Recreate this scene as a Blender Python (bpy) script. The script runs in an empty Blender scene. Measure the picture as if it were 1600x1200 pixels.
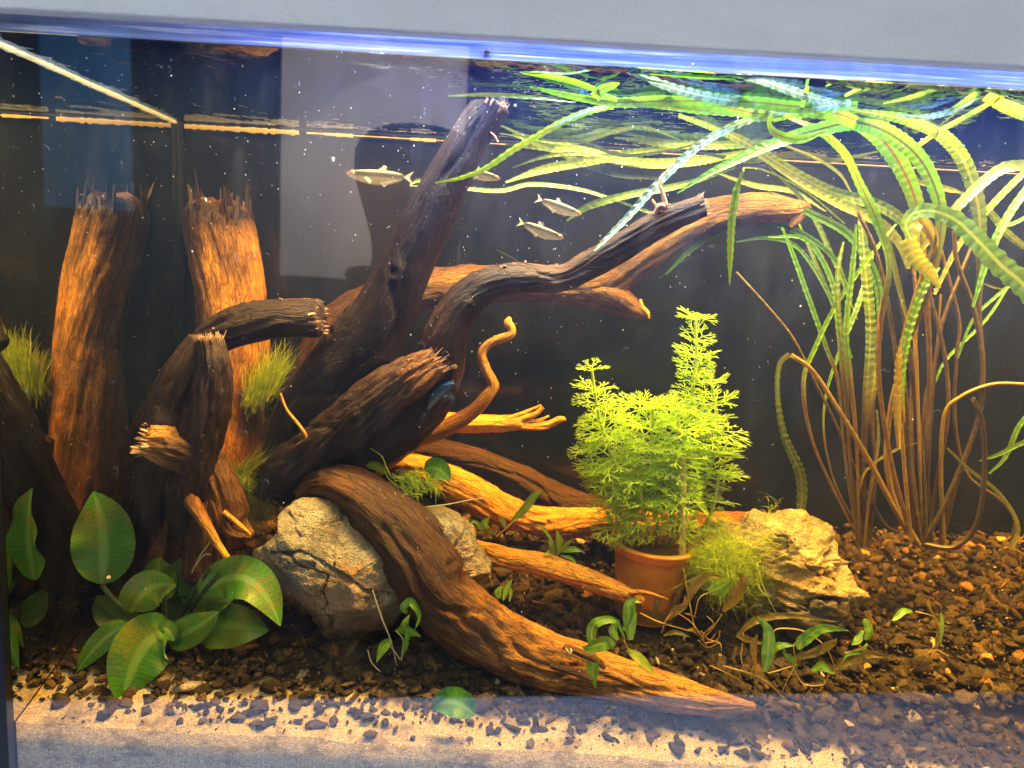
import bpy, bmesh, math, random
import numpy as np
from mathutils import Vector, Matrix, Euler

R_ = random.Random(7)
RNG = np.random.default_rng(7)
SC = bpy.context.scene
COL = SC.collection

# ------------------------------------------------------------------ camera, world, lights, exposure
F_PX, PITCH, ROLL = 1150.0, math.radians(8.5), math.radians(3.3)
CAM = np.array([0.0, -0.426, 0.30])
cd, sd, cr, sr = math.cos(PITCH), math.sin(PITCH), math.cos(ROLL), math.sin(ROLL)
FW = np.array([0, cd, -sd]); RT0 = np.array([1.0, 0, 0]); UP0 = np.array([0, sd, cd])
RT = cr * RT0 + sr * UP0
UP = -sr * RT0 + cr * UP0
cam_d = bpy.data.cameras.new('camera')
cam = bpy.data.objects.new('camera', cam_d); COL.objects.link(cam)
cam.matrix_world = Matrix(((RT[0], UP[0], -FW[0], CAM[0]), (RT[1], UP[1], -FW[1], CAM[1]), (RT[2], UP[2], -FW[2], CAM[2]), (0, 0, 0, 1)))
cam_d.sensor_width = 36; cam_d.lens = 36 * F_PX / 1600
cam_d.clip_start = 0.01; cam_d.clip_end = 50
cam_d.dof.use_dof = True; cam_d.dof.focus_distance = 0.50; cam_d.dof.aperture_fstop = 9.0
SC.camera = cam

w = bpy.data.worlds.new('World'); SC.world = w; w.use_nodes = True
w.node_tree.nodes['Background'].inputs[0].default_value = (0.35, 0.45, 0.6, 1)
w.node_tree.nodes['Background'].inputs[1].default_value = 0.05
SC.view_settings.view_transform = 'Standard'; SC.view_settings.look = 'None'
SC.view_settings.exposure = 0; SC.view_settings.gamma = 1
SC.cycles.use_denoising = True
SC.cycles.max_bounces = 10; SC.cycles.diffuse_bounces = 3; SC.cycles.glossy_bounces = 4
SC.cycles.transmission_bounces = 4; SC.cycles.transparent_max_bounces = 24; SC.cycles.volume_bounces = 1
SC.cycles.sample_clamp_indirect = 6.0
SC.cycles.caustics_reflective = False; SC.cycles.caustics_refractive = False


def area(name, loc, target, sx, sy, power, col, spread=180):
    l = bpy.data.lights.new(name, 'AREA'); l.shape = 'RECTANGLE'; l.size = sx; l.size_y = sy
    l.energy = power; l.color = col; l.spread = math.radians(spread)
    o = bpy.data.objects.new(name, l); COL.objects.link(o); o.location = loc
    z = -(Vector(target) - Vector(loc)).normalized(); x = Vector((1, 0, 0)); y = z.cross(x).normalized(); x = y.cross(z)
    o.rotation_euler = Matrix((x, y, z)).transposed().to_euler()
    return o


WATER_Z = 0.4135
XL, DEPTH = -0.302, 0.236
# the LED bars of the aquarium and the daylight of the room behind the photographer, then two added fills
area('aquarium_lamp', (0.25, 0.075, 0.655), (0.25, 0.085, 0), 0.80, 0.06, 37.0, (1.0, 0.85, 0.46))
area('blue_aquarium_lamp', (0.16, 0.050, 0.488), (0.16, 0.05, 0), 0.56, 0.02, 9.5, (0.20, 0.34, 1.0))
area('cool_room_lamp', (-0.8, -1.15, 1.7), (-0.6, -1.2, -1), 0.9, 0.5, 22, (0.62, 0.82, 1.0))
area('room_lamp', (0.9, -1.15, 1.7), (0.8, -1.2, -1), 0.9, 0.5, 17, (1.0, 0.88, 0.78))


area('added_floor_fill', (0.2, -1.25, 0.1), (0.2, -1.25, -1), 2.6, 0.3, 30, (0.75, 0.85, 1.0), 110)  # added fill that only brightens the mirrored floor
area('added_panel_fill', (-0.3, -1.05, 0.95), (-0.3, -1.75, 0.35), 0.8, 0.1, 13, (1.0, 0.90, 0.82), 130)  # added fill aimed at the beige panel to strengthen its mirror image


# ------------------------------------------------------------------ pixel to place
def ray(px, py):
    x = (px - 800) / F_PX; y = (600 - py) / F_PX
    return FW + RT * x + UP * y


def at(px, py, Y):
    d = ray(px, py)
    return CAM + d * ((Y - CAM[1]) / d[1])


def mpp(px, py, Y):              # metres per photo pixel at that depth
    d = ray(px, py)
    return ((Y - CAM[1]) / d[1]) / F_PX


def ground_z(x, y):
    return 0.002 + 0.36 * y + 0 * x


def on_ground(px, py, lift=0.0):
    d = ray(px, py)
    t = (0.002 + lift - 0.36 * CAM[1] * -1 - CAM[2]) if False else (0.002 + lift + 0.36 * CAM[1] - CAM[2]) / (d[2] - 0.36 * d[1])
    return CAM + d * t


# ------------------------------------------------------------------ numpy noise
def _h(ix, iy, iz, seed):
    with np.errstate(over='ignore'):
        h = (ix.astype(np.uint32) * np.uint32(374761393) + iy.astype(np.uint32) * np.uint32(668265263)
             + iz.astype(np.uint32) * np.uint32(2246822519) + np.uint32((seed * 3266489917) & 0xffffffff))
        h = (h ^ (h >> np.uint32(13))) * np.uint32(1274126177)
        h = h ^ (h >> np.uint32(16))
        h = (h * np.uint32(2654435761)) ^ (h >> np.uint32(11))
    return (h & np.uint32(0xffffff)).astype(np.float64) / 0xffffff


def vnoise(P, seed=0):
    P = np.asarray(P, float)
    i = np.floor(P).astype(np.int64); f = P - i; f = f * f * (3 - 2 * f)
    r = 0
    for dx in (0, 1):
        for dy in (0, 1):
            for dz in (0, 1):
                wgt = (f[..., 0] if dx else 1 - f[..., 0]) * (f[..., 1] if dy else 1 - f[..., 1]) * (f[..., 2] if dz else 1 - f[..., 2])
                r = r + wgt * _h(i[..., 0] + dx, i[..., 1] + dy, i[..., 2] + dz, seed)
    return r * 2 - 1


def fbm(P, octs=4, seed=0, gain=0.5):
    P = np.asarray(P, float); a, s, t = 1.0, 0, 0
    for k in range(octs):
        s = s + a * vnoise(P * 2 ** k + 17.3 * k, seed + k); t += a; a *= gain
    return s / t


def ridged(P, octs=4, seed=0):
    P = np.asarray(P, float); a, s, t = 1.0, 0, 0
    for k in range(octs):
        s = s + a * (1 - np.abs(vnoise(P * 2 ** k + 9.1 * k, seed + k)) * 2); t += a; a *= 0.5
    return s / t


# ------------------------------------------------------------------ object helpers
def mesh_obj(name, verts, faces, mat=None, parent=None, smooth=True, attrs=None, mats=None, midx=None):
    me = bpy.data.meshes.new(name)
    verts = np.asarray(verts, dtype=np.float32)
    if isinstance(faces, np.ndarray):
        k = faces.shape[1]; nf = len(faces)
        me.vertices.add(len(verts)); me.vertices.foreach_set('co', verts.ravel())
        me.loops.add(nf * k); me.loops.foreach_set('vertex_index', faces.astype(np.int32).ravel())
        me.polygons.add(nf); me.polygons.foreach_set('loop_start', np.arange(0, nf * k, k, dtype=np.int32))
        me.polygons.foreach_set('loop_total', np.full(nf, k, dtype=np.int32))
        me.update(calc_edges=True)
    else:
        me.from_pydata(verts.tolist(), [], faces)
    if smooth:
        me.polygons.foreach_set('use_smooth', np.ones(len(me.polygons), dtype=bool))
    for m in (mats or ([mat] if mat else [])):
        me.materials.append(m)
    if midx is not None:
        me.polygons.foreach_set('material_index', np.asarray(midx, dtype=np.int32))
    for an, (ty, arr) in (attrs or {}).items():
        a = me.attributes.new(an, ty, 'POINT')
        arr = np.asarray(arr, dtype=np.float32)
        a.data.foreach_set({'FLOAT': 'value', 'FLOAT_VECTOR': 'vector', 'FLOAT_COLOR': 'color'}[ty], arr.ravel())
    me.validate()
    me.update()
    o = bpy.data.objects.new(name, me); COL.objects.link(o)
    if parent is not None:
        o.parent = parent
    return o


def thing(name, label, cat, loc=(0, 0, 0), group=None, rot=None):
    o = bpy.data.objects.new(name, None); COL.objects.link(o); o.location = loc; o.empty_display_size = 0.01
    if rot: o.rotation_euler = rot
    tag(o, label, cat, group)
    return o


def tag(o, label, cat, group=None):
    o['label'] = label; o['category'] = cat
    if group: o['group'] = group
    return o


def kind(o, k, label=None, cat=None):
    o['kind'] = k
    if label: o['label'] = label
    if cat: o['category'] = cat
    return o


def box_arrays(a, b):
    (x0, y0, z0), (x1, y1, z1) = a, b
    v = [(x0, y0, z0), (x1, y0, z0), (x1, y1, z0), (x0, y1, z0), (x0, y0, z1), (x1, y0, z1), (x1, y1, z1), (x0, y1, z1)]
    f = [(0, 3, 2, 1), (4, 5, 6, 7), (0, 1, 5, 4), (1, 2, 6, 5), (2, 3, 7, 6), (3, 0, 4, 7)]
    return v, f


def box(name, a, b, mat, parent=None, bevel=0):
    v, f = box_arrays(a, b)
    o = mesh_obj(name, v, f, mat, parent, smooth=False)
    if bevel:
        m = o.modifiers.new('b', 'BEVEL'); m.width = bevel; m.segments = 3
    return o


# ------------------------------------------------------------------ material helpers
class NT:
    def __init__(s, name):
        s.m = bpy.data.materials.new(name); s.m.use_nodes = True
        s.t = s.m.node_tree; s.t.nodes.clear()
        s.out = s.n('ShaderNodeOutputMaterial')

    def n(s, ty, **kw):
        nd = s.t.nodes.new(ty)
        for k, v in kw.items(): setattr(nd, k, v)
        return nd

    def l(s, a, b): s.t.links.new(a, b)

    def val(s, node, key, v):
        if hasattr(v, 'default_value') or isinstance(v, bpy.types.NodeSocket): s.l(v, node.inputs[key])
        else: node.inputs[key].default_value = v

    def attr(s, name): return s.n('ShaderNodeAttribute', attribute_name=name)

    def mapping(s, vec, scale=(1, 1, 1)):
        m = s.n('ShaderNodeMapping'); m.inputs['Scale'].default_value = scale; s.l(vec, m.inputs['Vector']); return m.outputs[0]

    def noise(s, vec, scale, detail=4, rough=0.55, dist=0.0):
        n = s.n('ShaderNodeTexNoise'); s.l(vec, n.inputs['Vector'])
        n.inputs['Scale'].default_value = scale; n.inputs['Detail'].default_value = detail
        n.inputs['Roughness'].default_value = rough; n.inputs['Distortion'].default_value = dist
        return n.outputs['Fac']

    def vor(s, vec, scale, out='Distance', feature='F1'):
        n = s.n('ShaderNodeTexVoronoi', feature=feature); s.l(vec, n.inputs['Vector']); n.inputs['Scale'].default_value = scale
        return n.outputs[out]

    def ramp(s, fac, stops):
        r = s.n('ShaderNodeValToRGB'); s.l(fac, r.inputs[0]); e = r.color_ramp.elements
        while len(e) < len(stops): e.new(0.5)
        for el, (p, c) in zip(e, stops):
            el.position = p; el.color = (c[0], c[1], c[2], 1) if hasattr(c, '__len__') else (c, c, c, 1)
        return r.outputs[0]

    def mix(s, fac, a, b, mode='MIX'):
        m = s.n('ShaderNodeMix', data_type='RGBA', blend_type=mode)
        for i, v in ((0, fac), (6, a), (7, b)):
            if isinstance(v, bpy.types.NodeSocket): s.l(v, m.inputs[i])
            elif i == 0: m.inputs[0].default_value = v
            else: m.inputs[i].default_value = (*v[:3], 1)
        return m.outputs[2]

    def math(s, op, a, b=None, clamp=False):
        m = s.n('ShaderNodeMath', operation=op, use_clamp=clamp)
        for i, v in enumerate((a, b)):
            if v is None: continue
            if isinstance(v, bpy.types.NodeSocket): s.l(v, m.inputs[i])
            else: m.inputs[i].default_value = v
        return m.outputs[0]

    def bump(s, h, strength=0.5, dist=0.001):
        b = s.n('ShaderNodeBump'); s.l(h, b.inputs['Height']); b.inputs['Strength'].default_value = strength
        b.inputs['Distance'].default_value = dist; return b.outputs[0]

    def pbr(s, col, rough=0.6, normal=None, spec=0.5, **kw):
        p = s.n('ShaderNodeBsdfPrincipled')
        if isinstance(col, bpy.types.NodeSocket): s.l(col, p.inputs['Base Color'])
        else: p.inputs['Base Color'].default_value = (*col[:3], 1)
        if isinstance(rough, bpy.types.NodeSocket): s.l(rough, p.inputs['Roughness'])
        else: p.inputs['Roughness'].default_value = rough
        p.inputs['Specular IOR Level'].default_value = spec
        if normal is not None: s.l(normal, p.inputs['Normal'])
        for k, v in kw.items(): s.val(p, k, v)
        return p.outputs[0]

    def mixs(s, fac, a, b):
        m = s.n('ShaderNodeMixShader')
        if isinstance(fac, bpy.types.NodeSocket): s.l(fac, m.inputs[0])
        else: m.inputs[0].default_value = fac
        s.l(a, m.inputs[1]); s.l(b, m.inputs[2]); return m.outputs[0]

    def adds(s, a, b):
        m = s.n('ShaderNodeAddShader'); s.l(a, m.inputs[0]); s.l(b, m.inputs[1]); return m.outputs[0]

    def done(s, sh, vol=None):
        if sh is not None: s.l(sh, s.out.inputs['Surface'])
        if vol is not None: s.l(vol, s.out.inputs['Volume'])
        return s.m

    def objco(s): return s.n('ShaderNodeTexCoord').outputs['Object']
    def pos(s): return s.n('ShaderNodeNewGeometry').outputs['Position']


def wood_mat(name, dark, light, speck=0.5, end=None):
    t = NT(name)
    co = t.attr('wood_co').outputs['Vector']; tone = t.attr('tone').outputs['Fac']
    wob = t.n('ShaderNodeTexNoise'); t.l(t.mapping(co, (1, 1, 0.5)), wob.inputs['Vector']); wob.inputs['Scale'].default_value = 60; wob.inputs['Detail'].default_value = 2
    wv = t.n('ShaderNodeVectorMath', operation='SCALE'); t.l(wob.outputs['Color'], wv.inputs[0]); wv.inputs['Scale'].default_value = 0.006
    wa = t.n('ShaderNodeVectorMath', operation='ADD'); t.l(co, wa.inputs[0]); t.l(wv.outputs[0], wa.inputs[1])
    fib = t.mapping(wa.outputs[0], (1, 1, 0.085)); fib2 = t.mapping(wa.outputs[0], (1, 1, 0.16))
    n1 = t.noise(fib, 800, 5, 0.65); n2 = t.noise(fib2, 1700, 4, 0.7); pit = t.noise(co, 900, 4, 0.7); vf = t.vor(t.mapping(wa.outputs[0], (1, 1, 0.12)), 420, 'Distance', 'DISTANCE_TO_EDGE')
    n3 = t.noise(t.mapping(co, (1, 1, 0.35)), 70, 4, 0.6)
    patch = t.noise(co, 38, 3, 0.5)
    amp = t.math('ADD', t.math('MULTIPLY', tone, 1.1), 0.30, clamp=True)
    f = t.math('ADD', tone, t.math('MULTIPLY', t.math('MULTIPLY', t.math('SUBTRACT', n3, 0.5), 0.9), amp))
    f = t.math('ADD', f, t.math('MULTIPLY', t.math('MULTIPLY', t.math('SUBTRACT', n1, 0.5), 0.8), amp))
    f = t.math('ADD', f, t.math('MULTIPLY', t.math('MULTIPLY', t.math('SUBTRACT', patch, 0.5), 0.9), amp), clamp=True)
    mid = tuple((a * b) ** 0.5 * k for a, b, k in zip(dark, light, (1, 1.12, 1)))
    col = t.ramp(f, [(0.0, tuple(c * 0.6 for c in dark)), (0.28, dark), (0.6, mid), (1.0, light)])
    crack = t.ramp(n2, [(0.34, 0.35), (0.46, 1.0)])
    col = t.mix(1.0, col, crack, 'MULTIPLY')
    col = t.mix(1.0, col, t.ramp(vf, [(0.0, 0.45), (0.09, 1.0)]), 'MULTIPLY')
    col = t.mix(1.0, col, t.ramp(pit, [(0.3, 0.55), (0.6, 1.15)]), 'MULTIPLY')
    sp = t.vor(co, 520)
    spm = t.ramp(sp, [(0.07, 1.0), (0.12, 0.0)])
    spn = t.ramp(t.noise(co, 60, 3, 0.6), [(0.52, 0.0), (0.66, speck)])
    col = t.mix(t.math('MULTIPLY', spm, spn), col, (0.5, 0.36, 0.24))
    h = t.math('ADD', t.math('ADD', t.math('MULTIPLY', n1, 0.8), t.math('MULTIPLY', n2, 0.6)), t.math('ADD', t.math('MULTIPLY', pit, 0.7), t.math('MULTIPLY', t.math('MINIMUM', vf, 0.1), 5.0)))
    nrm = t.bump(h, 1.0, 0.0009)
    return t.done(t.pbr(col, 0.50, nrm, 0.4))


M = {}
M['wood_dark'] = wood_mat('dark_soaked_wood', (0.032, 0.012, 0.010), (0.36, 0.15, 0.06))
M['wood_mid'] = wood_mat('brown_wood', (0.062, 0.019, 0.006), (0.76, 0.34, 0.06), 0.30)
M['wood_orange'] = wood_mat('orange_root_wood', (0.26, 0.085, 0.014), (0.86, 0.40, 0.05), 0.1)


def splinter_mat():
    t = NT('pale_splintered_wood')
    co = t.objco()
    n = t.noise(co, 600, 3, 0.6)
    col = t.ramp(n, [(0.3, (0.30, 0.13, 0.07)), (0.7, (0.68, 0.42, 0.26))])
    return t.done(t.pbr(col, 0.6, t.bump(n, 0.6, 0.0006)))


M['splinter'] = splinter_mat()


def rock_mat(name, a, b, c, rust, sc=1.0):
    t = NT(name)
    co = t.objco()
    n1 = t.noise(co, 34 * sc, 6, 0.62, 0.6); n2 = t.noise(co, 260 * sc, 5, 0.65); n3 = t.noise(co, 14 * sc, 3, 0.5)
    col = t.ramp(n1, [(0.30, a), (0.5, b), (0.68, c)])
    gr = t.ramp(n2, [(0.35, 0.45), (0.62, 1.15)])
    col = t.mix(1.0, col, gr, 'MULTIPLY')
    rm = t.ramp(t.math('ADD', n3, t.math('MULTIPLY', t.math('SUBTRACT', n2, 0.5), 0.8)), [(0.50, 0.0), (0.64, 0.8)])
    col = t.mix(rm, col, rust)
    wv = t.n('ShaderNodeTexNoise'); t.l(co, wv.inputs['Vector']); wv.inputs['Scale'].default_value = 18 * sc; wv.inputs['Distortion'].default_value = 2.2; wv.inputs['Detail'].default_value = 2
    vein = t.ramp(wv.outputs['Fac'], [(0.485, 0.0), (0.5, 0.55), (0.515, 0.0)])
    vm = t.ramp(n3, [(0.50, 0.0), (0.60, 1.0)])
    col = t.mix(t.math('MULTIPLY', t.math('MULTIPLY', vein, vm), 0.6), col, (0.70, 0.66, 0.58))
    sp = t.vor(co, 900 * sc)
    h = t.math('ADD', t.math('MULTIPLY', n2, 1.0), t.math('MULTIPLY', n1, 1.6))
    h = t.math('ADD', h, t.math('MULTIPLY', sp, 0.4))
    return t.done(t.pbr(col, 0.65, t.bump(h, 0.9, 0.0026), 0.4))


M['rock'] = rock_mat('grey_dragon_stone', (0.11, 0.10, 0.085), (0.30, 0.28, 0.235), (0.50, 0.47, 0.41), (0.27, 0.14, 0.045))
M['rock_pale'] = rock_mat('pale_layered_stone', (0.22, 0.165, 0.08), (0.48, 0.40, 0.22), (0.72, 0.66, 0.48), (0.46, 0.28, 0.06), 1.3)


def gravel_mat():
    t = NT('gravel_mix')
    c = t.attr('tint').outputs['Color']; co = t.objco()
    n = t.noise(co, 500, 4, 0.7); n2 = t.noise(co, 1600, 2, 0.6)
    v = t.ramp(n, [(0.3, 0.45), (0.7, 1.7)])
    col = t.mix(1.0, c, v, 'MULTIPLY')
    pore = t.ramp(t.vor(co, 900), [(0.15, 0.35), (0.4, 1.0)])
    col = t.mix(1.0, col, pore, 'MULTIPLY')
    h = t.math('ADD', n, t.math('MULTIPLY', n2, 0.5))
    return t.done(t.pbr(col, 0.8, t.bump(h, 1.0, 0.0018), 0.25))


M['gravel'] = gravel_mat()


def sand_mat():
    t = NT('cream_sand')
    co = t.objco()
    n = t.noise(co, 90, 5, 0.6); g = t.vor(co, 1500, 'Color'); gd = t.vor(co, 1500)
    gs = t.n('ShaderNodeSeparateColor'); t.l(g, gs.inputs[0])
    col = t.ramp(gs.outputs[0], [(0.0, (0.22, 0.15, 0.07)), (0.15, (0.46, 0.35, 0.19)), (0.8, (0.64, 0.51, 0.30)), (1.0, (0.85, 0.75, 0.52))])
    sil = t.ramp(t.noise(t.mapping(co, (1, 1, 2.2)), 34, 6, 0.72), [(0.50, 0.0), (0.62, 0.8)])
    col = t.mix(sil, col, (0.16, 0.13, 0.10))
    sy = t.n('ShaderNodeSeparateXYZ'); t.l(co, sy.inputs[0])
    yy = t.math('ADD', sy.outputs[1], t.math('MULTIPLY', t.math('SUBTRACT', t.noise(co, 60, 3, .6), .5), .03))
    yy = t.math('ADD', yy, t.math('MULTIPLY', t.math('SUBTRACT', sy.outputs[0], .14), .06))
    col = t.mix(t.ramp(yy, [(0.014, 0.0), (0.024, 1.0)]), col, (0.045, 0.034, 0.02))
    h = t.math('ADD', t.math('MULTIPLY', gd, -0.6), n)
    return t.done(t.pbr(col, 0.8, t.bump(h, 1.0, 0.0010), 0.3))


M['sand'] = sand_mat()


def plain(name, col, rough=0.6, spec=0.5, bumpsc=None, bs=0.3, bd=0.0005, **kw):
    t = NT(name)
    n = None
    if bumpsc: n = t.bump(t.noise(t.objco(), bumpsc, 4, 0.6), bs, bd)
    return t.done(t.pbr(col, rough, n, spec, **kw))


def hood_mat():
    t = NT('grey_textured_plastic')
    co = t.objco()
    n = t.noise(t.mapping(co, (1, 1, 1)), 520, 3, 0.6, 0.8)
    sm = t.ramp(t.noise(t.mapping(co, (1, 1, 3)), 7, 6, 0.7), [(0.35, (0.66, 0.69, 0.68)), (0.7, (0.78, 0.79, 0.77))])
    return t.done(t.pbr(sm, 0.5, t.bump(n, 0.6, 0.0009), 0.5))


M['hood'] = hood_mat()
M['silicone'] = plain('black_silicone', (0.006, 0.007, 0.012), 0.35)
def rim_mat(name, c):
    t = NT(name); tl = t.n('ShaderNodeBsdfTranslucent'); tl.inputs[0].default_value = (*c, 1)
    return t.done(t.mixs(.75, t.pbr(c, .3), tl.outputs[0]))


M['rimline'] = rim_mat('rim_light_strip', (0.98, 0.82, 0.60))  # light passing the back rim, put into a pale yellow strip


def back_mat():
    t = NT('black_backing_film_behind_glass')
    n = t.noise(t.pos(), 40, 5, 0.6)
    col = t.ramp(n, [(0.3, (0.003, 0.0035, 0.005)), (0.8, (0.010, 0.0105, 0.013))])
    return t.done(t.pbr(col, 0.16, None, 0.35))


M['back'] = back_mat()


def glass_mat(name, grime=0.02):
    t = NT(name)
    fr = t.n('ShaderNodeFresnel'); fr.inputs['IOR'].default_value = 1.5
    gl = t.n('ShaderNodeBsdfGlossy'); gl.inputs['Roughness'].default_value = 0.022
    gl.inputs['Color'].default_value = (0.85, 0.9, 1.0, 1)
    tr = t.n('ShaderNodeBsdfTransparent'); tr.inputs['Color'].default_value = (0.985, 0.99, 0.99, 1)
    # the pane's two faces reflect together; each crossing is counted once, on the way in
    ge = t.n('ShaderNodeNewGeometry')
    ff = t.math('MULTIPLY', t.math('MULTIPLY', fr.outputs[0], 1.8), t.math('SUBTRACT', 1.0, ge.outputs['Backfacing']), clamp=True)
    s = t.mixs(ff, tr.outputs[0], gl.outputs[0])
    # thin film of algae and dust on the pane: fine smears that catch light
    co = t.objco()
    df = t.n('ShaderNodeBsdfTranslucent'); df.inputs['Color'].default_value = (0.8, 0.8, 0.8, 1)
    sm = t.ramp(t.noise(t.mapping(co, (1, 1, 0.3)), 60, 5, 0.7), [(0.5, 0.0), (0.8, grime)])
    return t.done(t.mixs(sm, s, df.outputs[0]))


M['glass'] = glass_mat('clear_front_glass')


def tir_mat(name, thr, soft, tint, rip=None):
    """glass or water seen from inside the water: total reflection beyond the critical angle, clear when looked at steeply"""
    t = NT(name)
    g = t.n('ShaderNodeNewGeometry')
    dt = t.n('ShaderNodeVectorMath', operation='DOT_PRODUCT')
    t.l(g.outputs['Incoming'], dt.inputs[0]); t.l(g.outputs['True Normal'], dt.inputs[1])
    c = t.math('ABSOLUTE', dt.outputs['Value'])
    fac = t.ramp(c, [(thr - soft, 1.0), (thr + soft, 0.04)])
    gl = t.n('ShaderNodeBsdfGlossy'); gl.inputs['Roughness'].default_value = 0.01; gl.inputs['Color'].default_value = (*tint, 1)
    if rip:
        t.l(t.bump(t.noise(t.pos(), rip[0], 3, 0.5), rip[1], rip[2]), gl.inputs['Normal'])
    tr = t.n('ShaderNodeBsdfTransparent')
    return t.done(t.mixs(fac, tr.outputs[0], gl.outputs[0]))


M['side_glass'] = tir_mat('side_glass_seen_from_inside', 0.66, 0.02, (0.72, 0.74, 0.78))
M['surface'] = tir_mat('water_surface_underside', 0.50, 0.06, (0.22, 0.30, 0.62), (34, 0.5, 0.004))


def water_mat():
    t = NT('tea_tinted_water')
    a = t.n('ShaderNodeVolumeAbsorption'); a.inputs['Color'].default_value = (0.99, 0.75, 0.02, 1); a.inputs['Density'].default_value = 4.9
    s = t.n('ShaderNodeVolumeScatter'); s.inputs['Color'].default_value = (0.14, 0.26, 0.85, 1); s.inputs['Density'].default_value = 0.26
    s.inputs['Anisotropy'].default_value = 0.0
    return t.done(None, t.adds(a.outputs[0], s.outputs[0]))


M['water'] = water_mat()

# ------------------------------------------------------------------ the tank, the water, the room that it reflects
XR = 1.15
aq = thing('aquarium', 'planted glass aquarium with grey plastic hood and black back', 'aquarium', (0, 0, 0))
box('front_pane', (XL - 0.006, -0.006, -0.06), (XR, 0.0, 0.44), M['glass'], aq)
mesh_obj('side_pane', [(XL, 0, -0.06), (XL, DEPTH, -0.06), (XL, DEPTH, 0.44), (XL, 0, 0.44),
                       (XL - 0.006, 0, -0.06), (XL - 0.006, DEPTH, -0.06), (XL - 0.006, DEPTH, 0.44), (XL - 0.006, 0, 0.44)],
         [(0, 1, 2, 3), (4, 7, 6, 5), (0, 4, 5, 1), (3, 2, 6, 7), (0, 3, 7, 4), (1, 5, 6, 2)], M['side_glass'], aq, smooth=False)
box('back_pane', (XL - 0.006, DEPTH + 0.001, -0.06), (XR, DEPTH + 0.007, 0.50), M['back'], aq)
box('base_pane', (XL, 0.0005, -0.068), (XR, DEPTH, -0.0605), M['silicone'], aq)
hood = box('hood', (XL - 0.25, -0.016, 0.4225), (XR, -0.0065, 0.78), M['hood'], aq, 0.0015)
box('corner_seam', (XL - 0.03, -0.0064, -0.06), (XL - 0.0002, -0.0002, 0.4215), M['silicone'], aq)
box('back_seam', (XL + 0.0003, DEPTH - 0.004, -0.0), (XL + 0.004, DEPTH + 0.0005, 0.45), M['silicone'], aq)
# hood interior: closed box of black plastic
box('hood_back', (XL - 0.02, DEPTH + 0.012, 0.42), (XR, DEPTH + 0.02, 0.78), M['silicone'], aq)
box('hood_lid', (XL - 0.02, -0.006, 0.77), (XR, DEPTH + 0.011, 0.78), M['silicone'], aq)
lb = box('light_bar', (-0.18, 0.03, 0.658), (0.68, 0.12, 0.675), M['silicone'], None, 0.002)
tag(lb, 'wide warm LED light bar high inside the hood', 'lamp')
lb2 = box('light_bar', (-0.09, 0.038, 0.490), (0.41, 0.062, 0.498), M['silicone'], None, 0.002)
tag(lb2, 'slim blue LED light bar close above the water', 'lamp')

# rim lines at the water line on the back and the left pane
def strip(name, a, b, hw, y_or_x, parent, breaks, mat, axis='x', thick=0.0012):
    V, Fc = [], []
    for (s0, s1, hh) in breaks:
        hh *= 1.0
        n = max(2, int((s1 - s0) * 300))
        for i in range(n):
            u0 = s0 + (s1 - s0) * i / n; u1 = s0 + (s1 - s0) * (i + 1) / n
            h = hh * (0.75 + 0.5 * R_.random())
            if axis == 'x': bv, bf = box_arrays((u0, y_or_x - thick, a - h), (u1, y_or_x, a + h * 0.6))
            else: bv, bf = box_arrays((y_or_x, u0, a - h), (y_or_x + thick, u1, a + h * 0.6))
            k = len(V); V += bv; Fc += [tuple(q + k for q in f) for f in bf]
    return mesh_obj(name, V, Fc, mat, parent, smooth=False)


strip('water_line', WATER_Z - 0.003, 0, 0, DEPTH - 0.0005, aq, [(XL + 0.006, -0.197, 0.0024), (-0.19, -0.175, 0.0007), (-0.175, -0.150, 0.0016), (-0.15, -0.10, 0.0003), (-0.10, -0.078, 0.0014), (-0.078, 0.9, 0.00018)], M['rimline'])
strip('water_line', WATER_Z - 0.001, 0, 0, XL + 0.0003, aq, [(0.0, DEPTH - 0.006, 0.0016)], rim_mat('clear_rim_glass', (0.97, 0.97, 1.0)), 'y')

# water body and its surface
v, f = box_arrays((XL + 0.0015, 0.0015, -0.058), (XR - 0.002, DEPTH - 0.0002, WATER_Z - 0.0005))
water = mesh_obj('water', v, f, M['water'], smooth=False); kind(water, 'structure', 'clear tea tinted water filling the aquarium', None)
nx, ny = 160, 30
xs = np.linspace(XL + 0.0005, XR - 0.002, nx); ys = np.linspace(0.0006, DEPTH - 0.0002, ny)
XX, YY = np.meshgrid(xs, ys)
ZZ = WATER_Z + 0.0004 * fbm(np.stack([XX * 30, YY * 30, YY * 0], -1), 3, 5) + 0.0022 * np.exp(-(YY / 0.004))
vs = np.stack([XX, YY, ZZ], -1).reshape(-1, 3)
def grid_faces(nu, nv, wrap=False):
    i = np.arange(nv - 1)[:, None] * nu; cols = nu if wrap else nu - 1
    j = np.arange(cols)[None, :]; jn = (j + 1) % nu
    return np.stack([i + j, i + jn, i + nu + jn, i + nu + j], -1).reshape(-1, 4)
wsurf = mesh_obj('water_surface', vs, grid_faces(nx, ny), M['surface'], smooth=True); kind(wsurf, 'structure')

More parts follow.
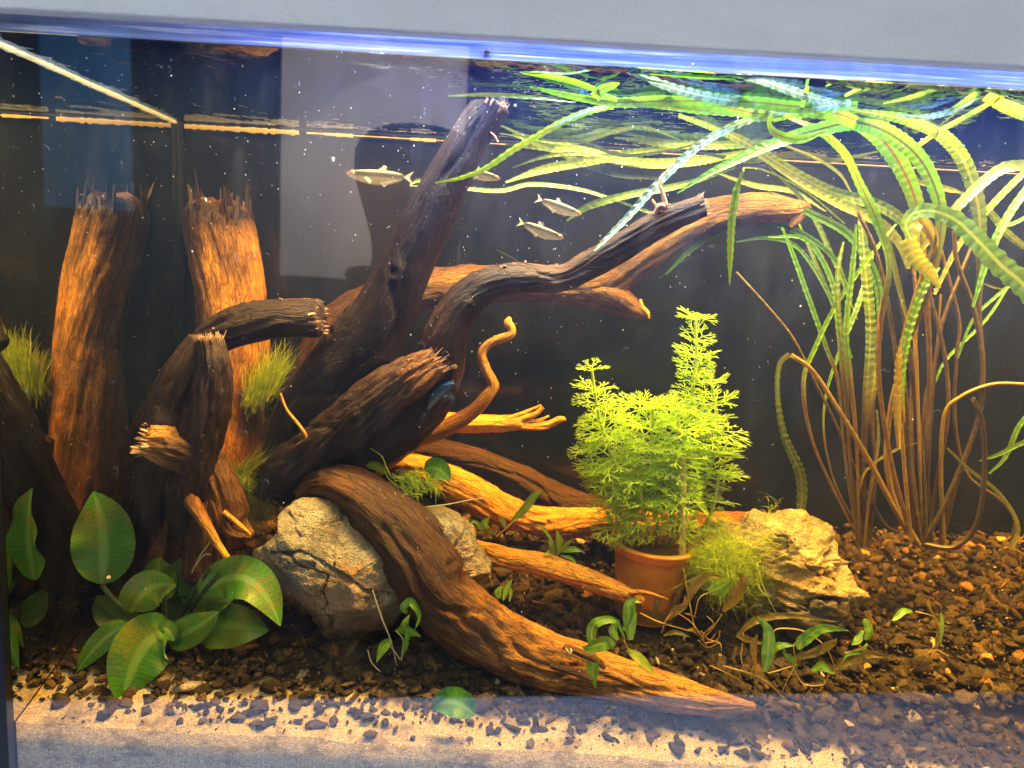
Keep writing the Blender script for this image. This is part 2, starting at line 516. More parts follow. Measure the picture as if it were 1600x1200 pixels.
# wet rim (meniscus) behind the front pane, its blue glow painted into the colour
def meniscus_mat():
    t = NT('rim_with_blue_glow')
    co = t.mapping(t.pos(), (0.12, 1, 9))
    n = t.noise(co, 70, 4, 0.7)
    col = t.ramp(n, [(0.3, (0.010, 0.018, 0.06)), (0.55, (0.03, 0.045, 0.14)), (0.75, (0.16, 0.19, 0.30))])
    tl = t.n('ShaderNodeBsdfTranslucent'); t.l(col, tl.inputs[0])
    return t.done(t.mixs(0.6, t.pbr(col, 0.25), tl.outputs[0]))
mn_v = []
nxx = 200
for i in range(nxx):
    x = XL + 0.002 + (XR - XL - 0.01) * i / (nxx - 1)
    for (yy, zz) in ((0.0005, 0.4275), (0.0009, 0.4215), (0.0014, 0.4190), (0.0026, 0.4176), (0.0042, 0.4170)):
        mn_v.append((x, yy, zz))
mesh_obj('wet_rim', mn_v, grid_faces(5, nxx), meniscus_mat(), aq)

# room behind the photographer, seen only as a reflection in the front pane
def refl(px, py, Yv):
    p = at(px, py, Yv); return np.array([p[0], -p[1] - 0.006, p[2]])
room_dark = plain('dark_room_wall', (0.03, 0.035, 0.05), 0.9)
rw = box('room_wall', (-3, -2.32, -1.5), (3.2, -2.3, 1.9), room_dark); kind(rw, 'structure')
def panel(name, p0, p1, Yv, mat, label, cat, th=0.02):
    a = refl(*p0, Yv); b = refl(*p1, Yv)
    o = box(name, (min(a[0], b[0]), -Yv - th, min(a[2], b[2])), (max(a[0], b[0]), -Yv, max(a[2], b[2])), mat, None, 0.003)
    tag(o, label, cat); return o
panel('wall_panel', (443, 20), (716, 446), 1.55, plain('beige_paint', (0.72, 0.62, 0.54), 0.8, bumpsc=20), 'beige panel in the room, mirrored behind the tall branch', 'panel')
panel('curtain', (62, 10), (207, 330), 1.75, plain('blue_fabric', (0.08, 0.42, 0.80), 0.8, bumpsc=30), 'blue curtain in the room, mirrored at the upper corner', 'curtain')
def floor_pt(px, py, z=-1.0):
    d = ray(px, py); p = CAM + d * ((z - CAM[2]) / d[2]); return (p[0], -p[1], z)
fa, fb = floor_pt(-250, 1095), floor_pt(1850, 1076)
fv = [(-2.6, -0.05, -1.0), (2.6, -0.05, -1.0), fb, fa]
fv += [(x, y, z - .05) for x, y, z in fv]
rf_ = mesh_obj('room_floor', fv, [(0, 1, 2, 3), (7, 6, 5, 4), (0, 4, 5, 1), (1, 5, 6, 2), (2, 6, 7, 3), (3, 7, 4, 0)], plain('pale_blue_floor', (0.50, 0.55, 0.74), 0.6, bumpsc=12, bs=.5, bd=.004), smooth=False); kind(rf_, 'structure')

# the photographer, a dark figure holding a phone, seen only as a reflection
def photographer():
    c = refl(657, 268, 0.62); k = 0.105
    P = [('pelvis', (0, 0, -.70), .15), ('chest', (0, 0, -.40), .17), ('neck_base', (0, .0, -.21), .075), ('neck', (0, .01, -.14), .058), ('jaw', (0, .035, -.075), .066), ('skull', (0, .005, .0), .106), ('crown', (0, -.01, .05), .088),
         ('shl', (-.19, 0, -.25), .065), ('ell', (-.27, .07, -.48), .045), ('wrl', (-.10, .10, -.26), .030), ('shr', (.19, 0, -.25), .065), ('elr', (.27, .07, -.48), .045), ('wrr', (.10, .10, -.26), .030),
         ('hl', (-.075, .115, -.20), .030), ('hr', (.075, .115, -.20), .030)]
    E = [(0, 1), (1, 2), (2, 3), (3, 4), (4, 5), (5, 6), (2, 7), (7, 8), (8, 9), (2, 10), (10, 11), (11, 12), (9, 13), (12, 14)]
    root = thing('person', 'person in dark clothes holding up a phone, a dim reflection behind the tall branch', 'person', tuple(c))
    me = bpy.data.meshes.new('body'); me.from_pydata([p[1] for p in P], E, []); b = bpy.data.objects.new('body', me); COL.objects.link(b); b.parent = root
    sk = b.modifiers.new('s', 'SKIN'); sb = b.modifiers.new('d', 'SUBSURF'); sb.levels = 2; sb.render_levels = 2
    for v, p in zip(me.skin_vertices[0].data, P): v.radius = (p[2], p[2] * .85)
    me.skin_vertices[0].data[0].use_root = True
    me.materials.append(plain('dark_clothing', (0.02, 0.022, 0.03), .9))
    for sx in (-1, 1):                              # five fingers round the phone's edge
        for i in range(5):
            w0 = Vector((sx * .070, .110, -.225 + i * .020)); fm = bpy.data.meshes.new('finger')
            pts = [w0, w0 + Vector((-sx * .018, .022, .004)), w0 + Vector((-sx * .040, .020, .006)), w0 + Vector((-sx * (.050 if i else .035), .008, .006 if i < 4 else .012))]
            fm.from_pydata([p[:] for p in pts], [(0, 1), (1, 2), (2, 3)], []); fo = bpy.data.objects.new('finger', fm); COL.objects.link(fo); fo.parent = root
            fo.modifiers.new('s', 'SKIN'); s2 = fo.modifiers.new('d', 'SUBSURF'); s2.render_levels = 1
            for v, r in zip(fm.skin_vertices[0].data, (.010, .009, .008, .006)): v.radius = (r, r)
            fm.skin_vertices[0].data[0].use_root = True; fm.materials.append(bpy.data.materials.get('hand_skin') or plain('hand_skin', (.25, .14, .10), .6))
    ph = box('phone', (-.078, .119, -.24), (.078, .127, -.165), plain('black_phone', (.01, .01, .012), .3), None, .002)
    ph.location = tuple(c); tag(ph, 'black phone held level by the reflected person', 'phone')


photographer()

# ------------------------------------------------------------------ wood
def catmull(P, n):
    P = np.asarray(P, float); m = len(P)
    Q = np.vstack([2 * P[0] - P[1], P, 2 * P[-1] - P[-2]])
    seg = np.linalg.norm(np.diff(P[:, :3], axis=0), axis=1); cum = np.concatenate([[0], np.cumsum(seg)])
    s = np.linspace(0, cum[-1], n); out = np.empty((n, P.shape[1]))
    for k, d in enumerate(s):
        i = min(np.searchsorted(cum, d, 'right') - 1, m - 2); t = (d - cum[i]) / max(seg[i], 1e-9)
        p0, p1, p2, p3 = Q[i], Q[i + 1], Q[i + 2], Q[i + 3]
        out[k] = 0.5 * ((2 * p1) + (-p0 + p2) * t + (2 * p0 - 5 * p1 + 4 * p2 - p3) * t * t + (-p0 + 3 * p1 - 3 * p2 + p3) * t ** 3)
    return out


def frames(C, ref=None):
    T = np.gradient(C, axis=0); T /= np.linalg.norm(T, axis=1)[:, None] + 1e-12
    N = np.empty_like(T); up = np.array([0, -1.0, 0.15]) if ref is None else np.asarray(ref, float)
    n = up - T[0] * up.dot(T[0])
    if np.linalg.norm(n) < 1e-3: n = np.array([1.0, 0, 0]) - T[0] * T[0][0]
    n /= np.linalg.norm(n); N[0] = n
    for i in range(1, len(T)):
        n = n - T[i] * n.dot(T[i]); n /= np.linalg.norm(n); N[i] = n
    return T, N, np.cross(T, N)


def px_curve(pts):
    """pts (px, py, Y, r_px, tone) -> world rows (x, y, z, r, tone)"""
    out = []
    for q in pts:
        p = at(q[0], q[1], q[2]); out.append([*p, q[3] * mpp(q[0], q[1], q[2]), q[4] if len(q) > 4 else 0.3])
    return np.array(out)


SEED = [10]


def wood_tube(name, pts, mat, parent, rough=0.16, fibre=0.055, nu=72, flat=1.0, step=0.0014, world=None, lump=3.5, split=1.0):
    SEED[0] += 7; sd_ = SEED[0]
    W = px_curve(pts) if world is None else np.array(world)
    L = np.linalg.norm(np.diff(W[:, :3], axis=0), axis=1).sum(); n = max(16, int(L / step))
    S = catmull(W, n); C = S[:, :3]; r = np.maximum(S[:, 3], 0.0006); tone = S[:, 4]
    T, N, B = frames(C); s = np.linspace(0, L, n); a = np.linspace(0, 2 * math.pi, nu, endpoint=False)
    ca, sa = np.cos(a)[None, :], np.sin(a)[None, :]; r_m = float(r.mean())
    tw = s[:, None] * 5
    cx, sx = np.cos(a[None, :] + tw), np.sin(a[None, :] + tw)
    P1 = np.stack([cx * 1.1, sx * 1.1, np.repeat(s[:, None], nu, 1) / max(r_m, 0.004) * 0.30], -1)
    P2 = np.stack([cx * lump, sx * lump, np.repeat(s[:, None], nu, 1) / max(r_m, 0.004) * 0.35], -1)
    P3 = np.stack([cx * 12, sx * 12, np.repeat(s[:, None], nu, 1) / max(r_m, 0.004) * 0.8], -1)
    d = 1 + rough * fbm(P1, 3, sd_) * 1.5 + fibre * ridged(P2, 3, sd_ + 3) + fibre * 0.9 * fbm(P3, 2, sd_ + 5)
    d = d / d.mean()
    RR = r[:, None] * d
    rg = np.random.default_rng(sd_)
    for _ in range(7 if r_m > .006 else 3):      # long splits that wander along the grain
        a0 = rg.random() * 6.283; ak = a0 + 1.1 * vnoise(np.stack([s * 22, s * 0 + a0, s * 0], -1), sd_ + 11)
        on = np.clip(vnoise(np.stack([s * 30, s * 0, s * 0 + a0 * 3], -1), sd_ + 12) * 2.4 + .5, 0, 1)
        da = (a[None, :] - ak[:, None] + math.pi) % (2 * math.pi) - math.pi
        d = d - split * (on[:, None] * (.05 + .09 * rg.random()) * np.exp(-(da / (.06 + .10 * rg.random())) ** 2)) * (fibre / .07) ** .5
    for _ in range(int(L / .05) if r_m > .006 else 0):   # knots
        a0 = rg.random() * 6.283; s0 = rg.random() * L; da = (a[None, :] - a0 + math.pi) % (2 * math.pi) - math.pi; q = (da / .38) ** 2 + ((s[:, None] - s0) / (r_m * .42)) ** 2
        d = d + split * (.16 * np.exp(-q) - .20 * np.exp(-q * 7))
    d = d / d.mean()
    RR = r[:, None] * d
    V = C[:, None, :] + N[:, None, :] * (ca * RR)[..., None] * flat + B[:, None, :] * (sa * RR)[..., None]
    co = np.stack([ca * RR, sa * RR, np.repeat(s[:, None], nu, 1)], -1) + sd_ * 0.37
    V = V.reshape(-1, 3); co = co.reshape(-1, 3); tn = np.repeat(tone, nu)
    faces = [tuple(q) for q in grid_faces(nu, n, True).tolist()]
    # end caps, sunken and uneven
    for e, i0, dirn in ((0, 0, -1), (n - 1, (n - 1) * nu, 1)):
        c0 = len(V); ring = np.arange(nu) + i0
        inner = C[e] + (V[ring] - C[e]) * 0.55 + T[e] * dirn * r[e] * (0.25 * RNG.random((nu, 1)) + 0.05)
        V = np.vstack([V, inner, C[e] + T[e] * dirn * r[e] * 0.1]); co = np.vstack([co, co[ring] * 1.0, co[ring[0]]])
        tn = np.concatenate([tn, np.full(nu + 1, min(1, tone[e] + 0.2))])
        for j in range(nu):
            k = (j + 1) % nu
            q = (int(ring[j]), int(ring[k]), c0 + k, c0 + j); tr = (c0 + j, c0 + k, c0 + nu)
            faces.append(q if dirn > 0 else q[::-1]); faces.append(tr if dirn > 0 else tr[::-1])
    o = mesh_obj(name, V, faces, mat, parent, attrs={'wood_co': ('FLOAT_VECTOR', co), 'tone': ('FLOAT', tn)})
    return o, C, r, T, N, B


def splinters(parent, c, t, r, n=40, ln=0.010, spread=0.35, mat=None, name='splintered_end', fat=1.0, rim=False):
    t = np.asarray(t) / np.linalg.norm(t); a = np.cross(t, [0.3, 1, 0.2]); a /= np.linalg.norm(a); b = np.cross(t, a)
    V, Fc = [], []
    for i in range(int(n * 1.8)):
        an = R_.random() * 6.283; rr = r * (math.sqrt(R_.random()) * 0.98 if not rim else .55 + .47 * R_.random() ** .5)
        base = c + (a * math.cos(an) + b * math.sin(an)) * rr - t * r * 0.35
        d = t + (a * math.cos(an) + b * math.sin(an)) * spread * R_.random() * rr / r + np.array([R_.gauss(0, .06) for _ in range(3)])
        L = ln * (0.10 + 1.1 * R_.random() ** 2.0) * (1.0 if not rim else .25 + 1.5 * max(0, vnoise(np.array([[math.cos(an) * 2.2, math.sin(an) * 2.2, 3.3]]), 3)[0] + .3)) + r * 0.35; w = r * (0.05 + 0.11 * R_.random() ** 2) * fat
        p, q = np.cross(d, a), None
        p /= np.linalg.norm(p); q = np.cross(d, p); q /= np.linalg.norm(q); k = len(V)
        for h, ww in ((0, 1), (0.55, 0.85), (0.9, 0.4)):
            off = d * L * h + p * math.sin(h * 3 + i) * w * 0.3
            for m in range(4):
                ph = m * 1.5708 + i; V.append(base + off + (p * math.cos(ph) * w + q * math.sin(ph) * w * 0.6) * ww)
        V.append(base + d * L)
        for lv in range(2):
            for m in range(4):
                Fc.append((k + lv * 4 + m, k + lv * 4 + (m + 1) % 4, k + lv * 4 + 4 + (m + 1) % 4, k + lv * 4 + 4 + m))
        for m in range(4): Fc.append((k + 8 + m, k + 8 + (m + 1) % 4, k + 12))
    return mesh_obj(name, V, Fc, mat or M['splinter'], parent, smooth=False)


def twig(name, pts, mat, parent, nu=6):
    W = px_curve(pts); L = np.linalg.norm(np.diff(W[:, :3], axis=0), axis=1).sum(); n = max(6, int(L / 0.002))
    S = catmull(W, n); T, N, B = frames(S[:, :3]); a = np.linspace(0, 2 * math.pi, nu, endpoint=False)
    r = np.maximum(S[:, 3], 0.0001)
    V = S[:, None, :3] + N[:, None] * (np.cos(a)[None] * r[:, None])[..., None] + B[:, None] * (np.sin(a)[None] * r[:, None])[..., None]
    co = np.stack([np.cos(a)[None] * r[:, None], np.sin(a)[None] * r[:, None], np.repeat(np.linspace(0, L, n)[:, None], nu, 1)], -1)
    return mesh_obj(name, V.reshape(-1, 3), grid_faces(nu, n, True), mat, parent, attrs={'wood_co': ('FLOAT_VECTOR', co.reshape(-1, 3)), 'tone': ('FLOAT', np.repeat(S[:, 4], nu))})


def lumps(parent, o_c, o_r, n, name='bark_crumb', up=(0, -0.3, 1), mat=None, rr=(0.0005, 0.0014)):
    """small crumbs of debris lying on a branch, one joined piece"""
    V, Fc = [], []
    ico = ICO1
    for _ in range(n // 2):
        i = R_.randrange(len(o_c)); an = R_.gauss(0, 0.9)
        d = np.array([math.sin(an) * 0.4, -abs(math.cos(an)) * 0.5 * R_.random(), 0.8]); d /= np.linalg.norm(d)
        c = o_c[i] + d * o_r[i] * 1.08; s = R_.uniform(*rr) * .7; k = len(V)
        vv = ico[0] * (1 + 0.35 * RNG.standard_normal((len(ico[0]), 1))) * np.array([s * R_.uniform(.7, 1.6), s, s * R_.uniform(.5, 1.3)]) + c
        V += vv.tolist(); Fc += [tuple(q + k for q in f) for f in ico[1]]
    o = mesh_obj(name, V, Fc, mat or M['splinter'], parent); o['kind'] = 'stuff'
    return o


def ico_arrays(sub):
    bm = bmesh.new(); bmesh.ops.create_icosphere(bm, subdivisions=sub, radius=1.0)
    bm.verts.ensure_lookup_table(); v = np.array([x.co[:] for x in bm.verts]); fc = [tuple(q.index for q in p.verts) for p in bm.faces]; bm.free()
    return v, fc


ICO1 = ico_arrays(1); ICO2 = ico_arrays(2); ICO3 = ico_arrays(3)

# dark spider wood in the middle: tall branch, bent branch, broken branch, joined at their foot
dw = thing('driftwood', 'dark forked driftwood with a tall branch reaching up to the water surface', 'driftwood', at(470, 740, 0.13))
dw.location = (0, 0, 0)
D = M['wood_dark']
o, C, r, T, *_ = wood_tube('tall_branch', [(440, 705, .135, 34, .2), (482, 640, .132, 48, .1), (545, 560, .125, 52, -.1), (602, 480, .118, 46, -.3), (645, 390, .112, 38, -.4), (690, 300, .105, 35, -.4), (735, 215, .10, 31, -.4), (772, 158, .096, 28, -.2)], D, dw, rough=.10, fibre=.03)
splinters(dw, C[-1], T[-1], r[-1], 34, .006, .3, fat=1.2)
o, C, r, T, *_ = wood_tube('bent_branch', [(560, 705, .118, 40, .2), (640, 650, .112, 40, .25), (684, 590, .105, 37, .35), (697, 520, .098, 33, .4), (738, 460, .092, 29, .2), (800, 436, .088, 24, .3), (880, 434, .083, 21, .45), (950, 396, .078, 22, .35), (1030, 350, .073, 20, .3), (1098, 322, .07, 17, .45)], D, dw, rough=.14, fibre=.08)
splinters(dw, C[-1], T[-1], r[-1], 60, .0045, .6, fat=.6)
lumps(dw, C[20:], r[20:], 90)
o, C, r, T, *_ = wood_tube('broken_branch', [(418, 768, .115, 30, .15), (455, 735, .110, 40, .1), (520, 688, .104, 40, .15), (590, 633, .098, 36, .35), (650, 588, .092, 30, .7), (686, 562, .088, 20, .95)], D, dw, rough=.24, fibre=.16, lump=5)
splinters(dw, C[-1], T[-1], r[-1] * 1.1, 46, .009, .35)
lumps(dw, C[10:], r[10:], 60, rr=(.0006, .002))
wood_tube('root_mass', [(425, 775, .125, 24, .1), (465, 735, .132, 40, .1), (530, 690, .135, 48, .05), (610, 640, .13, 34, .05), (660, 600, .12, 18, .2)], D, dw, rough=.22)
twig('loose_fibre', [(438, 615, .085, 2, .9), (448, 640, .083, 2.4, .9), (470, 668, .082, 3, .8), (478, 684, .082, 2.5, .8), (464, 694, .083, 1.2, .9)], M['wood_orange'], dw)
twig('loose_fibre', [(1022, 335, .068, 4, .8), (1032, 320, .066, 5, .9), (1040, 325, .067, 5, .9), (1035, 300, .066, 3, 1), (1030, 285, .066, 2, 1), (1042, 268, .066, 1.2, 1), (1055, 255, .066, .8, 1)], M['splinter'], dw)
twig('loose_fibre', [(1018, 312, .068, 2.5, .8), (1030, 328, .067, 3.5, .9), (1042, 332, .067, 3, .9)], M['splinter'], dw)
twig('loose_fibre', [(764, 205, .092, 1.4, .5), (772, 212, .091, 2, .5), (778, 222, .091, 1.5, .5)], M['splinter'], dw)

# twisted stump at the left with a side branch and two broken knots
st = thing('driftwood', 'dark twisted driftwood with a broken knot standing behind the broad-leaved plant', 'driftwood')
wood_tube('trunk', [(215, 905, .108, 36, .3), (226, 830, .100, 38, .3), (238, 745, .088, 40, .1), (258, 665, .080, 44, .08), (290, 595, .080, 42, .1), (322, 535, .084, 28, .3)], D, st, rough=.2, fibre=.1)
o, C, r, T, *_ = wood_tube('side_branch', [(296, 560, .10, 18, .2), (330, 530, .10, 27, .2), (375, 510, .10, 30, .2), (440, 496, .10, 30, .25), (500, 496, .10, 28, .3)], D, st, rough=.12)
splinters(st, C[-1], T[-1], r[-1], 34, .005, .2)
lumps(st, C, r, 60, rr=(.0004, .001))
o, C, r, T, *_ = wood_tube('upright_stub', [(296, 850, .078, 16, .2), (288, 790, .076, 30, .15), (300, 715, .072, 36, .15), (322, 640, .07, 34, .12), (332, 575, .07, 26, .25), (328, 530, .071, 19, .55)], D, st, rough=.2, fibre=.13)
splinters(st, C[-1], T[-1], r[-1], 40, .005, .5)
lumps(st, C[-30:], r[-30:] * 0.9, 24, rr=(.0008, .0022))
o, C, r, T, *_ = wood_tube('broken_knot', [(300, 715, .07, 34, .2), (272, 702, .062, 32, .45), (243, 692, .056, 27, .85), (228, 688, .053, 23, 1)], M['wood_mid'], st, rough=.25, fibre=.16)
splinters(st, C[-1], T[-1], r[-1], 60, .006, .5, fat=1.1)
wood_tube('root_fork', [(320, 700, .085, 20, .25), (340, 760, .083, 28, .35), (362, 820, .08, 24, .4), (392, 838, .078, 7, .6)], M['wood_mid'], st, rough=.25, fibre=.1)
wood_tube('root_fork', [(330, 760, .08, 20, .5), (322, 830, .077, 26, .3), (315, 900, .075, 30, .3)], M['wood_mid'], st, rough=.25, fibre=.12)
wood_tube('root_fork', [(262, 700, .10, 30, .4), (268, 780, .10, 32, .6), (262, 860, .10, 36, .5), (255, 920, .10, 30, .4)], M['wood_mid'], st, rough=.25, fibre=.12)
twig('root_spike', [(290, 770, .068, 15, .2), (316, 810, .062, 10, .5), (340, 850, .058, 6.5, .9), (356, 873, .055, 5, 1), (368, 893, .054, 2, 1)], M['wood_orange'], st, 8)
twig('root_spike', [(350, 800, .07, 4, .9), (372, 818, .068, 4, 1), (392, 836, .066, 2, 1)], M['wood_orange'], st, 8)

# pale brown upright stump in the back corner
bs = thing('tree_stump', 'tall orange-brown weathered stump standing at the back glass', 'stump')
wood_tube('stump_body', [(343, 322, .212, 42, .15), (342, 350, .212, 50, .2), (350, 400, .210, 50, .62), (360, 470, .206, 49, .66), (364, 560, .200, 50, .6), (352, 650, .192, 54, .5), (338, 760, .185, 60, .45), (335, 850, .178, 62, .3)], M['wood_mid'], bs, rough=.12, fibre=.045, nu=120, split=.2, lump=8)
p0 = at(343, 332, .212); p1 = at(342, 300, .212)
splinters(bs, p0 + (p0 - p1) * .12, p1 - p0, 47 * mpp(350, 330, .198), 190, .017, .10, M['wood_mid'], 'jagged_top', fat=1.0, rim=True)

# long pale branch at the back
lb_ = thing('driftwood', 'long brown branch curving along the back, forked near its upper end', 'driftwood')
Mo = M['wood_mid']
wood_tube('branch', [(478, 610, .178, 30, .3), (530, 520, .185, 40, .3), (620, 464, .19, 33, .42), (710, 446, .192, 29, .42), (830, 444, .195, 28, .38), (930, 446, .195, 32, .42), (985, 410, .193, 32, .36), (1050, 366, .19, 27, .42), (1120, 336, .188, 26, .38), (1190, 326, .186, 24, .5), (1235, 328, .185, 17, .7), (1258, 324, .185, 9, .5), (1266, 326, .185, 3, .5)], Mo, lb_, rough=.12, fibre=.08)
wood_tube('fork', [(890, 440, .195, 26, .6), (950, 462, .192, 26, .5), (985, 480, .19, 16, .4), (1012, 492, .188, 6, .6)], Mo, lb_, rough=.2)
twig('side_shoot', [(1000, 468, .186, 3, .9), (1003, 480, .185, 4, .9), (1012, 490, .185, 3, 1), (1014, 498, .185, 1.5, 1)], M['wood_orange'], lb_)
twig('side_shoot', [(1252, 330, .185, 10, .6), (1240, 348, .182, 8, .5), (1234, 356, .18, 3, .5)], Mo, lb_)

O = M['wood_orange']
lg = thing('driftwood', 'short orange log with a splintered end lying behind the dark branches', 'log')
o, C, r, T, *_ = wood_tube('log', [(540, 720, .165, 24, .5), (600, 684, .165, 24, .75), (655, 662, .165, 18, .9), (740, 662, .165, 14, .85), (815, 660, .165, 12, .9)], O, lg, rough=.1)
for pts in ([(800, 658, .165, 8, .8), (835, 648, .162, 5, .9), (848, 636, .161, 4, .9)], [(800, 660, .165, 7, .8), (838, 658, .163, 4, .9), (858, 650, .163, 2, .9)],
            [(800, 664, .165, 9, .8), (850, 664, .163, 6, .9), (876, 655, .162, 6, .9), (884, 656, .162, 2, .9)], [(800, 666, .163, 7, .8), (845, 669, .162, 4, .8), (870, 664, .162, 2, .9)], [(796, 655, .164, 6, .8), (828, 641, .163, 3, .9), (846, 633, .163, 2, .9)]):
    twig('splinter', pts, O, lg)

tr_ = thing('driftwood', 'thin crooked root rising to a small hooked tip in front of the dark back', 'root')
wood_tube('root', [(545, 770, .14, 18, .6), (600, 722, .135, 16, .9), (650, 688, .132, 14, .8), (705, 664, .13, 13, .35), (742, 640, .13, 11, .2), (768, 608, .13, 9, .6), (770, 598, .13, 8.5, .7), (758, 575, .13, 8, .6), (753, 552, .13, 7.5, .8), (766, 536, .13, 7, .7), (796, 524, .13, 7, .6), (800, 514, .13, 6, .8), (794, 504, .13, 7, .9), (797, 496, .13, 3, 1)], O, tr_, rough=.12, nu=20)

br = thing('driftwood', 'long orange root lying across the gravel behind the flower pot', 'root')
wood_tube('root', [(500, 740, .15, 10, .7), (570, 722, .155, 16, .7), (650, 732, .158, 22, .8), (720, 762, .16, 26, .8), (790, 800, .165, 24, .9), (860, 818, .17, 22, .9), (940, 814, .172, 21, .9), (1020, 818, .175, 19, .6), (1120, 820, .178, 19, .35), (1200, 816, .18, 15, .3), (1250, 812, .182, 8, .4)], O, br, rough=.16, fibre=.1)
fr2 = thing('driftwood', 'faint red-brown root behind the splintered log, low against the back glass', 'root')
wood_tube('root', [(600, 700, .215, 20, .2), (700, 706, .215, 18, .2), (800, 740, .215, 18, .15), (880, 780, .215, 20, .1), (960, 800, .21, 16, .1)], M['wood_mid'], fr2, rough=.12)

sk = thing('driftwood', 'smooth bright orange stick pointing at the slotted flower pot', 'stick')
o, C, r, T, *_ = wood_tube('stick', [(715, 850, .125, 13, .85), (780, 868, .112, 17, 1), (850, 884, .10, 18, 1), (920, 906, .092, 17, .95), (975, 928, .085, 13, .8), (1004, 942, .082, 8, .7)], O, sk, rough=.1, fibre=.05)
twig('splinter', [(985, 926, .078, 5, .6), (1010, 926, .076, 3.5, .7), (1044, 937, .074, 1.5, .7)], O, sk)

# thick curved root in front, lying over the left stone
fr = thing('driftwood', 'thick curved root arching over the grey stone down to the front glass', 'driftwood')
o, C, r, T, *_ = wood_tube('root', [(470, 775, .10, 15, .3), (500, 757, .098, 26, .4), (545, 765, .09, 36, .3), (600, 805, .08, 47, .2), (650, 862, .072, 55, .12), (695, 932, .066, 56, .32), (755, 985, .062, 52, .62), (835, 1022, .056, 43, .75), (925, 1052, .048, 37, .85), (1020, 1076, .038, 30, .95), (1100, 1094, .027, 21, .95), (1180, 1104, .017, 5, .8)], M['wood_mid'], fr, rough=.12, fibre=.09, nu=80)
lumps(fr, C[40:200], r[40:200], 150, rr=(.0003, .0008))
for pts in ([(860, 1040, .03, 4, .3), (905, 1052, .026, 7, .5), (925, 1062, .022, 3, .6)], [(880, 1010, .035, 5, .5), (930, 1030, .03, 6, .6), (945, 1045, .028, 3, .6)], [(660, 950, .05, 3, .7), (700, 985, .045, 4, .7), (748, 1024, .04, 2, .7)]):
    twig('bark_flake', pts, M['wood_mid'], fr)


# ------------------------------------------------------------------ stones
def stone(name, outline, Y, depth, mat, label, seed, amp=0.10, strata=0.0, sub=6, cut=0.5, px0=None, cracks=(), cd_=.0030, planes=()):
    ol = np.array(outline, float); c = px0 or ol.mean(0); c = np.array(c, float)
    d = ol - c; an = np.arctan2(-d[:, 1], d[:, 0]); rho = np.hypot(d[:, 0], d[:, 1]); k = np.argsort(an); an, rho = an[k], rho[k]
    an = np.concatenate([[an[-1] - 2 * math.pi], an, [an[0] + 2 * math.pi]]); rho = np.concatenate([[rho[-1]], rho, [rho[0]]])
    V, Fc = ico_arrays(sub)
    # x right, z up, y depth
    A = np.arctan2(V[:, 2], V[:, 0]); RH = np.interp(A, an, rho) * mpp(c[0], c[1], Y)
    cen = at(c[0], c[1], Y); flat = np.hypot(V[:, 0], V[:, 2])
    sgn = np.sign(V[:, 1]); yy = sgn * np.abs(V[:, 1]) ** 0.8
    flat_ = np.clip(flat, 0, 1) ** 0.75
    ry, ru = RT, UP
    P = np.cos(A)[:, None] * flat_[:, None] * RH[:, None] * RT + np.sin(A)[:, None] * flat_[:, None] * RH[:, None] * UP + yy[:, None] * depth * np.array([0, 1.0, 0])
    rs = np.random.default_rng(seed); size = RH.mean()
    for _ in range(16):                        # broken faces
        n_ = rs.standard_normal(3) * np.array([.8, 1, .8]); n_[1] = -abs(n_[1]) - .5; n_ /= np.linalg.norm(n_); sup = (P @ n_).max(); dd_ = sup * (.70 + .24 * rs.random())
        P = P - np.outer(np.maximum(P @ n_ - dd_, 0) * .92, n_)
    for (a_, b_, c_, k_) in planes:
        n_ = np.array([a_, b_, c_], float); n_ /= np.linalg.norm(n_); dd_ = (P @ n_).max() * k_; P = P - np.outer(np.maximum(P @ n_ - dd_, 0) * .96, n_)
    s = 1 / 0.05
    nrm = P / (np.linalg.norm(P, axis=1)[:, None] + 1e-9)
    Q = (P + cen) * s
    crk = np.abs(vnoise(Q * 1.1 + 0.5 * np.stack([fbm(Q * 2.5, 3, seed + 30)] * 3, -1), seed + 31))
    disp = fbm(Q * 1.2, 3, seed) * .6 + ridged(Q * np.array([1.6, 1.6, 2.6]), 4, seed + 9) * cut * .45 + fbm(Q * 6, 4, seed + 4, .65) * 0.30 - np.exp(-(crk / .022) ** 2) * 1.1
    if strata:
        zz = (Q[:, 2] * 3.2 + Q[:, 0] * 0.7 + fbm(Q * 0.8, 2, seed + 3) * 1.6)
        fr_ = zz - np.floor(zz); disp = disp + strata * (fr_ ** 2.5) + strata * 0.5 * fbm(Q * np.array([4, 4, 14]), 3, seed + 2)
    disp -= disp.mean()
    P = P + nrm * (disp * amp * 0.05)[:, None]
    Wd = P + cen - CAM; dep = Wd @ FW; U_ = 800 + F_PX * (Wd @ RT) / dep; V_ = 600 - F_PX * (Wd @ UP) / dep
    for cr_ in cracks:                          # deep splits in the stone's face
        dm = np.full(len(P), 1e9)
        for (ax, ay), (bx, by) in zip(cr_[:-1], cr_[1:]):
            L2 = (bx - ax) ** 2 + (by - ay) ** 2; tt = np.clip(((U_ - ax) * (bx - ax) + (V_ - ay) * (by - ay)) / L2, 0, 1)
            wob = fbm(Q * 3, 3, seed + 60) * 3
            dm = np.minimum(dm, np.hypot(U_ - ax - tt * (bx - ax), V_ - ay - tt * (by - ay) + wob))
        P = P + FW[None] * (np.exp(-(dm / 3.6) ** 2) * cd_ * (P[:, 1] < 0))[:, None] - UP[None] * ((np.exp(-((dm - 7) / 5) ** 2)) * .0006)[:, None]
    o = mesh_obj(name, P, np.array(Fc), mat); o.location = cen; tag(o, label, 'stone')
    return o


